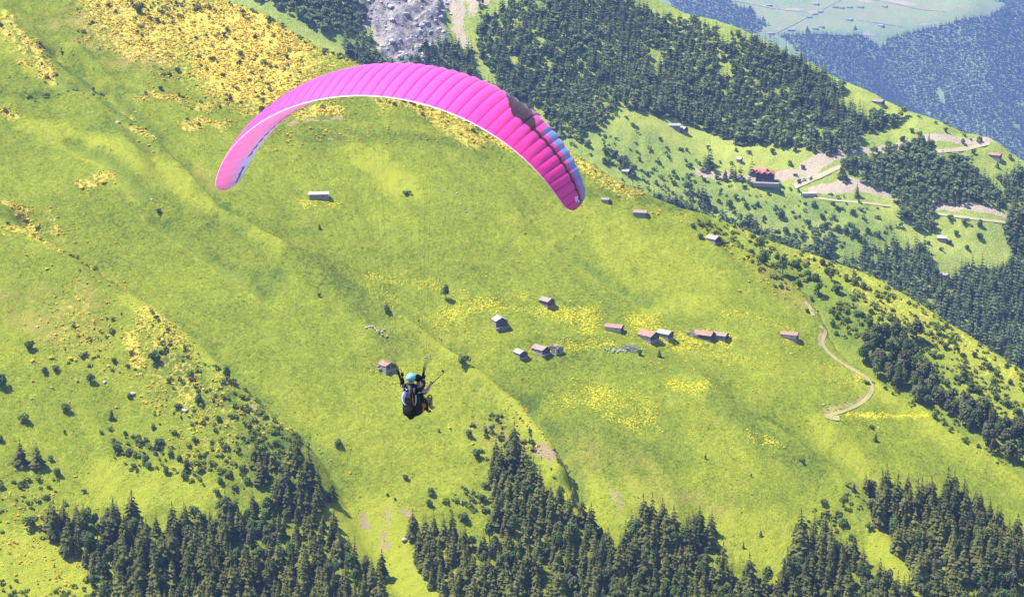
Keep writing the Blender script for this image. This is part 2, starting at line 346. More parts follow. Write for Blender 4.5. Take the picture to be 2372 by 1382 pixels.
    a('az', [(440, 40), (520, 20), (700, 100), (825, 155), (740, 190), (560, 205), (430, 170), (400, 100)], .82, 55)
    for px, w, k in ([(0, 60), (50, 120)], 5, .8), ([(10, 40), (80, 120), (120, 185)], 4, .9), ([(60, 140), (110, 180)], 6, .7), ([(0, 255), (25, 262)], 6, .8), ([(320, 230), (350, 222), (400, 222)], 7, .8), ([(450, 240), (490, 232)], 6, .8), ([(440, 288), (470, 278), (505, 285)], 6, .9), \
        ([(540, 225), (600, 245)], 10, .6), ([(690, 265), (745, 255), (780, 262)], 6, 1), ([(310, 320), (350, 350)], 5, .6), ([(295, 265), (325, 300)], 5, .6), ([(185, 430), (215, 435)], 4, .8), ([(225, 420), (255, 422)], 3.5, .9), ([(15, 475), (45, 495)], 4, .9), ([(55, 490), (75, 520)], 4, .8), ([(115, 500), (135, 545)], 4, .7), \
        ([(30, 572), (75, 580), (140, 620)], 6, .75), ([(200, 640), (265, 665)], 5, .6), ([(150, 740), (240, 760)], 8, .3), ([(300, 810), (320, 870)], 5, .9), ([(340, 770), (400, 860), (440, 960)], 12, .5), ([(180, 780), (300, 840), (420, 920), (520, 1000)], 24, .36), ([(440, 950), (540, 1010), (590, 1050)], 10, .4), ([(60, 1150), (30, 1260)], 12, .3), ([(880, 245), (1000, 262), (1080, 320)], 12, .8), ([(1030, 275), (1140, 310), (1230, 350)], 10, .75), \
        ([(1330, 370), (1400, 420), (1470, 450)], 8, .6), ([(640, 300), (720, 330)], 12, .2), ([(680, 320), (1000, 330)], 10, .18), ([(500, 960), (560, 1010), (590, 1050)], 10, .3), ([(0, 1120), (60, 1200), (40, 1290)], 14, .28), \
        ([(1690, 570), (1760, 640), (1830, 690)], 8, .25), ([(1500, 480), (1640, 540)], 5, .25), ([(1170, 960), (1250, 1050)], 7, .35), ([(90, 1230), (170, 1320)], 20, .25), ([(560, 200), (780, 230)], 14, .4), ([(1870, 720), (1860, 650)], 8, .25), ([(1400, 440), (1620, 520)], 4, .28):
        p('az', px, w*1.6, k*.58, .0)
    # rough green scrub
    for px, w, k in ([(520, -10), (640, 45), (760, 110), (830, 150)], 10, .9), ([(300, 20), (420, 10), (520, 20)], 10, .6), ([(380, 900), (500, 960), (590, 1060), (560, 1090)], 24, .5), ([(600, 1000), (650, 1070), (560, 1100)], 20, .8), ([(300, 1040), (420, 1080), (450, 1090)], 14, .9), \
        ([(180, 800), (330, 830), (420, 900)], 22, .22), ([(100, 180), (140, 60)], 10, .2), ([(1130, 1000), (1200, 1060), (1290, 1120)], 14, .5), ([(0, 1180), (90, 1180)], 22, .6), ([(0, 1370), (200, 1370)], 14, .6), ([(900, 250), (1100, 280), (1220, 340)], 9, .5), ([(1620, 520), (1720, 600), (1820, 680)], 9, .8), \
        ([(1760, 540), (1830, 620), (1900, 650)], 16, .5), ([(1860, 1240), (1960, 1220), (2020, 1150)], 12, .7), ([(1050, 1180), (1140, 1180)], 10, .7), ([(150, 620), (230, 660)], 4, .8), ([(60, 220), (220, 215)], 5, .5), ([(1990, 880), (2100, 940)], 3, .4), ([(240, 20), (130, 130)], 12, .25), ([(2180, 985), (2372, 1120)], 5, .7):
        p('rough', px, w, k)
hill1 = Land(P1, SIL1, (-560, 620, 900, 1640), 2.5, relief1, fall=1.3, round_=4.0, trange=(800, 1900))
G1 = grass_mat('meadow_grass', (.074, .106, .011), (.154, .188, .017), (.242, .268, .025), (.50, .43, .02), (.27, .215, .12), (.3, .28, .27))
def micro1(s, X, Y): return .42*fbm(X/2.8, Y/2.8, 2, 31) + .38*fbm(X/9, Y/9, 2, 41) + s.samp(s.f['rough'], X, Y)*.9*np.abs(fbm(X/3.0, Y/3.0, 2, 51))
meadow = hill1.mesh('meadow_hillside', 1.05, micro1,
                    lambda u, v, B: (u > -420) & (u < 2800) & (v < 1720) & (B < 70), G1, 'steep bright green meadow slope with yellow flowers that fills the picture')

# ------------------------------------------------------------------ bushy shoulder beyond the track
SILS = [(1300, 500), (1560, 486), (1627, 500), (1754, 551), (1906, 605), (2014, 645), (2123, 703), (2231, 768), (2300, 815), (2372, 865), (2500, 950), (2700, 1080), (3000, 1260)]
PS = (P1[0]-22.0+10, -.11, .46-.0075)
def reliefS(s):
    s.Z += 4.0*fbm(s.X/70, s.Y/70, 3, 15)
    p = s.paint
    for px, w, k in ([(1900, 620), (2050, 690), (2200, 780), (2372, 880)], 30, .55), ([(2050, 720), (2150, 800), (2250, 900), (2372, 960)], 26, .35):
        p('light', px, w, k)
    for px, w, k in ([(1850, 640), (1930, 700), (1980, 760)], 22, .35), ([(2100, 840), (2250, 960)], 26, .25):
        p('dark', px, w, k)
    for px, w, k in ([(1720, 545), (1800, 575), (1900, 615), (2010, 655)], 12, .22), ([(2000, 680), (2090, 720), (2200, 790), (2330, 870)], 16, .25), ([(2080, 700), (2250, 840)], 26, .15), ([(2280, 900), (2372, 960)], 20, .15):
        p('az', px, w, k)
    for px, w, k in ([(1700, 540), (1800, 600), (1900, 640)], 18, .6), ([(1980, 730), (2090, 800), (2200, 880)], 40, .95), ([(2150, 840), (2300, 960)], 38, .8), ([(2050, 700), (2200, 780), (2372, 880)], 24, .5), ([(1900, 620), (2100, 710), (2372, 870)], 10, .6):
        p('rough', px, w, k)
shoulder = Land(PS, SILS, (60, 620, 1080, 1800), 3.0, reliefS, fall=1.4, round_=5.0, trange=(1300, 1900))
_b1 = hill1.samp(hill1.beyond, shoulder.X, shoulder.Y)
shoulder.Z = np.where(_b1 < 2, np.minimum(shoulder.Z, hill1.z(shoulder.X, shoulder.Y) - 6), shoulder.Z)   # passes under the meadow slope
GS = grass_mat('shoulder_grass', (.088, .130, .016), (.164, .206, .026), (.25, .28, .035), (.6, .46, .03), (.42, .31, .2), (.3, .28, .27))
shoulder.mesh('bushy_shoulder', 1.6, lambda s, X, Y: .4*fbm(X/4, Y/4, 2, 32) + s.samp(s.f['rough'], X, Y)*1.2*np.abs(fbm(X/4.0, Y/4.0, 2, 52)),
              lambda u, v, B: (u > 1560) & (u < 2850) & (B < 70) & (v < 1300), GS, 'shoulder of the hill beyond the dirt track, dotted with green bushes')

# ------------------------------------------------------------------ mountainside across the side valley
SIL2 = [(-500, -500), (300, -420), (1300, -140), (1480, -35), (1570, 18), (1700, 92), (1850, 152), (1950, 195), (2005, 215), (2100, 268), (2210, 312), (2290, 332), (2372, 380), (2600, 500), (3000, 690)]
P2 = plane_at(1775, 600, 2150.0, -.2, .55)
def relief2(s):
    X, Y = s.X, s.Y
    s.Z += 10*fbm(X/170, Y/170, 4, 21) + 3.0*fbm(X/45, Y/45, 3, 25)
    s.bump([(1180, -60), (1250, 60), (1350, 180), (1420, 260)], 60, 16); s.bump([(1480, 20), (1560, 150), (1640, 250)], 50, -12)
    s.bump([(1720, 100), (1800, 220), (1880, 330), (1960, 420)], 50, 10); s.bump([(2150, 330), (2200, 420), (2260, 500)], 40, 10)
    s.bump([(600, -60), (700, 60), (780, 140)], 60, 14); s.bump([(820, -20), (860, 80), (900, 140)], 26, -14)
    s.bump([(2020, 560), (2080, 620), (2200, 700)], 50, 10)
    p, a = s.paint, s.area
    # the cliff: broken rock
    a('rock', [(800, -120), (1065, -120), (1060, -10), (1050, 60), (1060, 150), (1000, 170), (920, 165), (880, 110), (862, 50), (815, 30)], 1.0, 14)
    a('rock', [(770, -60), (840, -60), (870, 20), (845, 60), (790, 30)], .6, 10)
    wgt = s.f['rock']
    rg = np.abs(fbm(X/34, Y/34, 4, 61)); rg2 = fbm(X/11, Y/13, 3, 65)
    s.Z += wgt*(26*(.35-rg) + 12.0*rg2 + 5.0*np.abs(fbm(X/6+3, Y/22, 3, 77)))
    p('soil', [(868, -20), (880, 60), (905, 140), (940, 180)], 14, .75); p('soil', [(1050, -40), (1060, 60), (1075, 110)], 12, .9); p('soil', [(900, 130), (1010, 150)], 20, .45)
    a('soil', [(1052, -80), (1150, -80), (1145, 40), (1100, 66), (1062, 40)], .62, 10)
    p('light', [(890, 60), (920, 110)], 14, .6)
    # road cuts of pale earth
    for px, w, k in ([(1840, 433), (1885, 414), (1938, 390), (1965, 382), (2000, 376)], 5, .9), ([(2020, 372), (2110, 358), (2220, 348), (2292, 332)], 3.5, .8), ([(1885, 458), (1940, 465), (2062, 478)], 3.2, .7), ([(2160, 494), (2290, 511), (2372, 519)], 3.5, .7), ([(1745, 408), (1800, 410), (1860, 407), (1900, 396)], 7, 1.1), ([(1870, 402), (1930, 386), (1960, 376)], 10, 1.2), ([(1960, 378), (2020, 368), (2070, 362), (2115, 352)], 6.5, 1.1), ([(2150, 347), (2200, 344), (2240, 341), (2300, 330)], 7, 1.1), \
        ([(1885, 452), (1930, 458), (1975, 455), (2010, 462), (2062, 472)], 9, 1.15), ([(2160, 488), (2215, 496), (2290, 505), (2360, 514)], 7, 1.0), ([(1618, 398), (1650, 402), (1695, 406)], 9, 1.0), ([(1700, 408), (1750, 412)], 7, .7), ([(2225, 520), (2260, 530)], 5, .5):
        p('soil', px, w, k)
    for px, w, k in ([(1450, 300), (1600, 310), (1700, 340), (1800, 370)], 40, .5), ([(1950, 215), (2000, 240), (2060, 260)], 24, .8), ([(2020, 300), (2150, 310), (2260, 330)], 26, .4), ([(2040, 480), (2100, 540), (2200, 580)], 22, .7), ([(1700, 420), (1830, 440)], 20, .5), ([(2200, 560), (2300, 600)], 30, .3), ([(1330, -10), (1480, 10), (1580, 30)], 8, .5):
        p('light', px, w, k)
    for px, w, k in ([(1480, 380), (1620, 440), (1750, 470)], 30, .22), ([(1800, 480), (1950, 500)], 26, .25), ([(1400, 300), (1500, 330)], 30, .2), ([(800, 110), (860, 120)], 30, .5), ([(1960, 580), (2050, 560)], 20, .35):
        p('dark', px, w, k)
    p('flower', [(1590, 310), (1640, 330)], 14, .3)
    p('rough', [(1350, 340), (1600, 420), (1800, 480), (2000, 560)], 60, .6); p('rough', [(2050, 290), (2250, 330)], 30, .5)
hill2 = Land(P2, SIL2, (-620, 780, 1850, 2900), 4.0, relief2, fall=1.35, round_=9.0, trange=(1900, 2900))
G2 = grass_mat('mountain_grass', (.125, .178, .038), (.215, .27, .055), (.30, .335, .065), (.5, .45, .06), (.39, .32, .245), (.26, .24, .25), fine=.6, flower_scale=.6)  # bluer, paler greens than the meadow: valley haze mixed into the colour
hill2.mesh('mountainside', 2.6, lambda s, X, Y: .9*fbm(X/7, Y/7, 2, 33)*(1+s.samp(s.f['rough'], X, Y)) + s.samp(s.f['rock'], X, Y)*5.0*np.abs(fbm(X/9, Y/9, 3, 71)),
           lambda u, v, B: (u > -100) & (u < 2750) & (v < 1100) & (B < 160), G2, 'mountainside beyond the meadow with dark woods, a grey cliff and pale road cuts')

# ------------------------------------------------------------------ far mountainside
SIL3 = [(-2500, -700), (6000, -700)]
P3 = plane_at(2200, 350, 8600.0, .02, .46)
def relief3(s):
    X, Y = s.X, s.Y
    s.Z += 40*fbm(X/600, Y/600, 3, 81) + 8*fbm(X/140, Y/140, 3, 85)
    s.bump([(1780, 90), (1900, 70), (2050, 60), (2250, 50)], 160, 18)
    s.bump([(2250, 60), (2300, 200), (2340, 330)], 110, 34); s.bump([(2050, 140), (2100, 220), (2200, 330)], 90, -26); s.bump([(1880, 120), (1960, 190), (2060, 260)], 80, 20)
    a, p = s.area, s.paint
    a('light', [(1600, -60), (2290, -80), (2270, 40), (2200, 66), (1990, 80), (1850, 90), (1770, 90), (1740, 40), (1640, 10)], .45, 40)
    for px, w, k in ([(1690, -2), (1760, 14), (1830, 24), (1890, 30)], 23, .75), ([(1776, 86), (1850, 52), (1920, 14), (1960, -8)], 12, .5), ([(1990, -4), (2060, 2), (2090, 12), (2110, 20)], 32, .85), ([(2110, 18), (2200, 28)], 15, .6), ([(1900, 80), (2000, 84), (2100, 78), (2230, 66)], 12, .6), ([(2000, 92), (2030, 108)], 26, .7), \
        ([(1560, 4), (1580, 10)], 38, .9), ([(1990, 48), (2090, 62)], 10, .5), ([(1780, 84), (1830, 76)], 12, .7):
        p('soil', px, w, k)
    p('red', [(1800, 60), (1960, 20), (2120, 40), (2240, 60)], 180, .35)
hill3 = Land(P3, SIL3, (-2500, 3300, 7800, 10700), 28.0, relief3, trange=(7600, 10600))
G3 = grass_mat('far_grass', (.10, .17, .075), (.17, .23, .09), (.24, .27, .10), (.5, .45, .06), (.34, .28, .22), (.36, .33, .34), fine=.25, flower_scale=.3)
hill3.mesh('far_mountainside', 17.0, lambda s, X, Y: 1.2*fbm(X/30, Y/30, 2, 34), lambda u, v, B: v < 900, G3, 'far blue hazy mountainside with a pale pasture of small huts')
gm = plain('valley_ground', (.10, .15, .05), .9, .002, .3)
link('ground', np_mesh('ground', [(-5800, -400, -2700), (5800, -400, -2700), (5800, 11500, -2700), (-5800, 11500, -2700)], np.array([[0, 1, 2, 3]]), mats=[gm]), kind='structure', label='valley floor below the mountains')
# ------------------------------------------------------------------ vegetation: shapes
def spruce_shape(h, r, layers, sprays, seed, rich=True):
    """crown of drooping boughs, each a small ridged roof of faces; a whorl per layer"""
    g = np.random.default_rng(seed); V, T = [], []
    for i in range(layers):
        f = i/(layers-1.0); z = h*(.09+.87*f); rad = r*(.93*(1-f)**.85+.07)*g.uniform(.82, 1.18); n = max(4, int(round(sprays*(1-.5*f))))
        a0 = g.uniform(0, 6.28)
        for k in range(n):
            a = a0+6.283*(k+g.uniform(-.3, .3))/n; L = rad*g.uniform(.68, 1.18); dz = g.uniform(-.12, .12)*h/layers
            w = L*g.uniform(.26, .4)*(1.25 if not rich else 1); dr = g.uniform(.22, .5)*L+.05*h/layers
            c, s_ = math.cos(a), math.sin(a)
            def P(x, y, zz): return (x*c-y*s_, x*s_+y*c, z+zz+dz)
            b = len(V)
            if rich:
                V += [P(.05*L, 0, .30*L), P(.55*L, 0, .12*L-.15*dr), P(L, g.uniform(-.1, .1)*L, -.75*dr), P(.5*L, w, -.55*dr), P(.5*L, -w, -.55*dr), P(.86*L, w*.75, -.95*dr), P(.86*L, -w*.75, -.95*dr)]
                T += [(b, b+1, b+3), (b, b+4, b+1), (b+3, b+1, b+5), (b+1, b+2, b+5), (b+1, b+4, b+6), (b+1, b+6, b+2)]
            else:
                V += [P(.05*L, 0, .3*L), P(L, 0, -.6*dr), P(.6*L, w, -.7*dr), P(.6*L, -w, -.7*dr)]; T += [(b, b+1, b+2), (b, b+3, b+1)]
    b = len(V); q = r*.07
    V += [(q, 0, h*.9), (-q*.5, q*.87, h*.9), (-q*.5, -q*.87, h*.9), (0, 0, h*1.03)]; T += [(b, b+1, b+3), (b+1, b+2, b+3), (b+2, b, b+3)]
    return np.array(V, np.float32), np.array(T)
def leafy_shape(w, h, lobes, n, size, seed, base=.12, upw=.45, rnd=.42):
    """crown of many leaf-clump faces spread over the shells of several uneven lobes"""
    g = np.random.default_rng(seed); V, T = [], []
    cs = []
    for i in range(lobes):
        a = g.uniform(0, 6.28); rr = g.uniform(.05, .62)*(i > 0); zz = g.uniform(.32, .8) if i else .62
        cs.append((rr*w*math.cos(a), rr*w*math.sin(a), h*(base+(1-base)*zz*.85), g.uniform(.34, .52)*(1.15 if i == 0 else 1)))
    for k in range(n):
        cx, cy_, cz, q = cs[k % lobes]
        d = g.normal(size=3); d /= np.linalg.norm(d)+1e-6
        if d[2] < -.55: d[2] *= -1
        rad = g.uniform(.72, 1.08)
        p = np.array([cx+d[0]*q*w*rad, cy_+d[1]*q*w*rad, cz+d[2]*q*h*.62*rad]); p[2] = max(p[2], base*h*g.uniform(.3, 1.0))
        nn = d+np.array([0, 0, upw])+g.normal(size=3)*rnd; nn /= np.linalg.norm(nn)
        t = np.cross(nn, g.normal(size=3)); t /= np.linalg.norm(t)+1e-6; bt = np.cross(nn, t)
        s1 = size*g.uniform(.6, 1.3); s2 = size*g.uniform(.5, 1.1); b = len(V)
        V += [p-t*s1, p+bt*s2*.8+nn*.25*size, p+t*s1, p-bt*s2-nn*.15*size]
        T.append((b, b+1, b+2, b+3))
    return np.array(V, np.float32), np.array(T)
def trunk_shape(h, r, n=6):
    V, T = [], []
    for i, (z, q) in enumerate(((-1.5, 1.2), (.15*h, .9), (.6*h, .5), (h, .12))):
        for k in range(n):
            a = 6.283*k/n; V.append((r*q*math.cos(a), r*q*math.sin(a), z))
    for i in range(3):
        for k in range(n): T.append((i*n+k, i*n+(k+1) % n, (i+1)*n+(k+1) % n, (i+1)*n+k))
    return np.array(V, np.float32), np.array(T)
def forest_mesh(name, variants, P, S, rot, which, tint, material, lean=None):
    """every plant of a mass that nobody could count, as one mesh"""
    Vs, Fs, Ts = {3: [], 4: []}, {3: [], 4: []}, []
    allV, faces, ti, off = [], [], [], 0
    for k, (V, T) in enumerate(variants):
        m = np.where(which == k)[0]
        if not len(m): continue
        c, s_ = np.cos(rot[m])[:, None], np.sin(rot[m])[:, None]; S3 = S[m]
        x = (V[None, :, 0]*c - V[None, :, 1]*s_)*S3[:, 0:1] + P[m, 0:1]; y = (V[None, :, 0]*s_ + V[None, :, 1]*c)*S3[:, 0:1] + P[m, 1:2]
        z = V[None, :, 2]*S3[:, 1:2] + P[m, 2:3]
        allV.append(np.stack([x, y, z], -1).reshape(-1, 3))
        faces.append((T[None]+(np.arange(len(m))*len(V))[:, None, None]+off).reshape(-1, T.shape[1])); off += len(m)*len(V)
        ti.append(np.repeat(tint[m], len(V)))
    return np_mesh(name, np.concatenate(allV), faces, {'tint': ('POINT', 'FLOAT', np.concatenate(ti))}, False, [material])
def thing_mesh(name, shape, material, tint=.5):
    return np_mesh(name, shape[0], shape[1], {'tint': ('POINT', 'FLOAT', np.full(len(shape[0]), tint))}, False, [material])

M_spruce = leaf_mat('spruce_needles', (.045, .058, .017), (.20, .21, .055), .42, .7, .35)
M_spruce_mid = leaf_mat('mountain_spruce_needles', (.052, .074, .030), (.155, .195, .07), .38, .0, .2)  # lightened needles: distance haze put into the colour
M_spruce_far = leaf_mat('far_spruce_needles', (.022, .040, .02), (.060, .088, .036), .2, .0, .1)
M_leaf = leaf_mat('broad_leaves', (.06, .10, .028), (.16, .22, .058), .42, .6, .5)
M_leaf_mid = leaf_mat('mountain_leaves', (.075, .12, .04), (.19, .25, .08), .42, .0, .3)
M_bush = leaf_mat('bush_leaves', (.09, .14, .032), (.24, .31, .075), .48, .7, .7)
M_scrub = leaf_mat('scrub_leaves', (.10, .13, .025), (.24, .27, .05), .4, .0, .5)
M_beech = leaf_mat('grey_green_leaves', (.07, .082, .038), (.165, .175, .08), .32, .6, .5)
M_az = leaf_mat('azalea_blossom', (.52, .37, .04), (.82, .64, .09), .4, .5, .6)
M_flower = leaf_mat('yellow_petals', (.50, .43, .012), (.78, .68, .02), .3, .0, .6)
M_tuft = leaf_mat('grass_blades', (.095, .135, .018), (.29, .325, .04), .35, .0, .08)
M_bark = plain('bark', (.10, .075, .055), .9, 4, .4)
rg = np.random.default_rng(12)
def in_px(land, poly, spacing, jit=.48, seed=0):
    """points spread evenly over the ground inside an outline"""
    g = np.random.default_rng(seed); P = land.pts(poly)
    x = np.arange(P[:, 0].min()-6, P[:, 0].max()+6, spacing); y = np.arange(P[:, 1].min()-6, P[:, 1].max()+6, spacing*.9)
    X, Y = np.meshgrid(x, y, indexing='ij'); X = X + (np.arange(X.shape[1])[None] % 2)*spacing*.5
    X = (X+g.uniform(-jit, jit, X.shape)*spacing).ravel(); Y = (Y+g.uniform(-jit, jit, Y.shape)*spacing).ravel()
    ok = inside(X+fbm(X/9, Y/9, 2, 91)*spacing*.7, Y+fbm(X/9, Y/9, 2, 95)*spacing*.7, P)
    X, Y = X[ok], Y[ok]
    return np.stack([X, Y, land.z(X, Y)], -1)

# ---------------- spruce woods at the foot of the meadow: the nearest 300 stand one by one, the rest is one mass
woods = [
    ('bottom left', [(105, 1215), (170, 1195), (235, 1205), (330, 1215), (400, 1225), (450, 1215), (485, 1190), (540, 1190), (590, 1190), (640, 1150), (655, 1108), (705, 1120), (745, 1150), (775, 1215), (800, 1262), (840, 1300), (880, 1350), (905, 1420), (915, 1560), (330, 1560), (200, 1400), (215, 1340), (160, 1290), (125, 1255)], 5.5),
    ('bottom left', [(595, 1105), (640, 1100), (655, 1135), (610, 1150)], 4.5),
    ('bottom centre', [(1120, 1085), (1180, 1080), (1225, 1100), (1245, 1150), (1290, 1160), (1330, 1170), (1350, 1215), (1400, 1240), (1425, 1285), (1445, 1250), (1480, 1215), (1560, 1235), (1610, 1225), (1650, 1250), (1662, 1310), (1680, 1370), (1740, 1365), (1810, 1345), (1880, 1290), (1985, 1290), (2045, 1335), (2105, 1400), (2130, 1560), (1050, 1560), (1040, 1400), (1000, 1360), (965, 1290), (945, 1235), (965, 1215), (1040, 1235), (1065, 1270), (1110, 1270), (1150, 1215), (1150, 1170), (1125, 1130)], 5.5),
    ('bottom centre', [(1845, 1270), (1900, 1260), (1945, 1290), (1960, 1330), (1870, 1330)], 5.0),
    ('bottom right', [(2000, 1140), (2060, 1150), (2120, 1170), (2250, 1180), (2340, 1230), (2460, 1290), (2460, 1560), (2190, 1560), (2130, 1390), (2095, 1330), (2060, 1280), (2020, 1240), (2010, 1200), (2040, 1180)], 5.5),
]
SPR = [spruce_shape(14, r, 11, 8, 100+i) for i, r in enumerate((3.2, 3.7, 4.1, 4.6, 2.9, 3.8))]
SPR_LOW = [spruce_shape(14, 3.7, 9, 7, 120+i, False) for i in range(3)]
TRK = trunk_shape(12.5, .22)
allp, alln = [], []
for i, (nm, poly, sp) in enumerate(woods):
    p = in_px(hill1, poly, sp, seed=i); u, v = project(*p.T)
    nz = vnoise(p[:, 0]/17, p[:, 1]/17, 7)
    ok = (nz > .10) & (u > -140) & (u < 2510); allp.append(p[ok]); alln += [nm]*int(ok.sum())
allp = np.concatenate(allp); alln = np.array(alln)
hs = rg.normal(15.0, 3.4, len(allp)).clip(7, 20)*(.72+.5*vnoise(allp[:, 0]/30, allp[:, 1]/30, 17)); ws = hs/14*rg.uniform(.85, 1.2, len(allp))
broad = vnoise(allp[:, 0]/13, allp[:, 1]/13, 23)*.5+rg.random(len(allp))*.5 < .35
u, v = project(*allp.T); ut, vt = project(allp[:, 0], allp[:, 1], allp[:, 2]+hs)
seen = np.clip((1382-vt)/np.maximum(v-vt, 1), 0, 1)*((u > 8) & (u < 2364))
size = np.where(broad, 0, (v-vt)*seen*np.where(seen > .75, 1.15, .8))
big = np.zeros(len(allp), bool); big[np.argsort(-size)[:300]] = True
spr_me = [thing_mesh('spruce_crown', s, M_spruce, .2+.1*i) for i, s in enumerate(SPR)]; trk_me = np_mesh('spruce_trunk', TRK[0], TRK[1], mats=[M_bark])
WL = {'bottom left': 'dark spruce in the dense wood below the gully at the bottom left', 'bottom centre': 'dark spruce in the wood along the bottom middle, below the flowery meadow', 'bottom right': 'dark spruce in the wood filling the bottom right corner'}
def tree(name, label, cat, group, p, crown, trunk, sx, sz, rz, lean=(0, 0)):
    t = link(name, None, None, label, cat, group, loc=p); t.rotation_euler = (lean[0], lean[1], rz); t.scale = (sx, sx, sz)
    link('crown', crown, t); link('trunk', trunk, t); return t
for i in np.where(big)[0]:
    tree('spruce_tree', WL[alln[i]], 'spruce', 'spruces of the %s wood' % alln[i], allp[i], spr_me[rg.integers(6)], trk_me, ws[i], hs[i]/14, rg.uniform(0, 6.28), rg.normal(0, .02, 2))
rest = np.where(~big & ~broad)[0]
link('spruce_wood', forest_mesh('spruce_wood', SPR[:3]+SPR_LOW, allp[rest], np.stack([ws[rest], hs[rest]/14], -1), rg.uniform(0, 6.28, len(rest)), np.where(seen[rest] > .05, rg.integers(0, 3, len(rest)), 3+rg.integers(0, 3, len(rest))), rg.random(len(rest)), M_spruce),
     label='smaller and half-hidden spruces of the woods along the bottom', kind='stuff')
# broad-leaved trees mixed into those woods, and the big grey-green ones behind the crest
BRO = [leafy_shape(3.6, 8.5, 7, 420, .55, 200+i) for i in range(4)]
bro_me = [thing_mesh('broadleaf_crown', s, M_leaf, .3+.12*i) for i, s in enumerate(BRO)]; bee_me = [thing_mesh('grey_crown', s, M_beech, .3+.12*i) for i, s in enumerate(BRO)]
btr_me = np_mesh('broadleaf_trunk', *[trunk_shape(6.5, .28)[k] for k in (0, 1)], mats=[M_bark])
for i in np.where(broad & (seen > .15))[0]:
    s = rg.uniform(.75, 1.25)
    tree('broadleaf_tree', 'rounder broad-leaved tree among the spruces of the %s wood' % alln[i], 'tree', 'broad-leaved trees in the %s wood' % alln[i], allp[i], (bro_me if rg.random() < .7 else bee_me)[rg.integers(4)], btr_me, s, s*rg.uniform(.9, 1.2), rg.uniform(0, 6.28))
for i, p in enumerate(in_px(shoulder, [(1985, 800), (2060, 772), (2112, 815), (2165, 880), (2205, 935), (2262, 962), (2372, 1010), (2460, 1100), (2460, 1240), (2372, 1170), (2280, 1090), (2200, 1025), (2120, 970), (2060, 925), (2005, 865)], 5.6, seed=31)):
    if hill1.samp(hill1.beyond, p[0], p[1]) < 4: continue
    s = rg.uniform(.8, 1.45)
    tree('broadleaf_tree', 'big grey-green tree in the grove tucked behind the lower right crest of the meadow', 'tree', 'grove behind the meadow crest', p, bee_me[rg.integers(4)] if i % 4 else bro_me[rg.integers(4)], btr_me, s, s*rg.uniform(.95, 1.25), rg.uniform(0, 6.28))

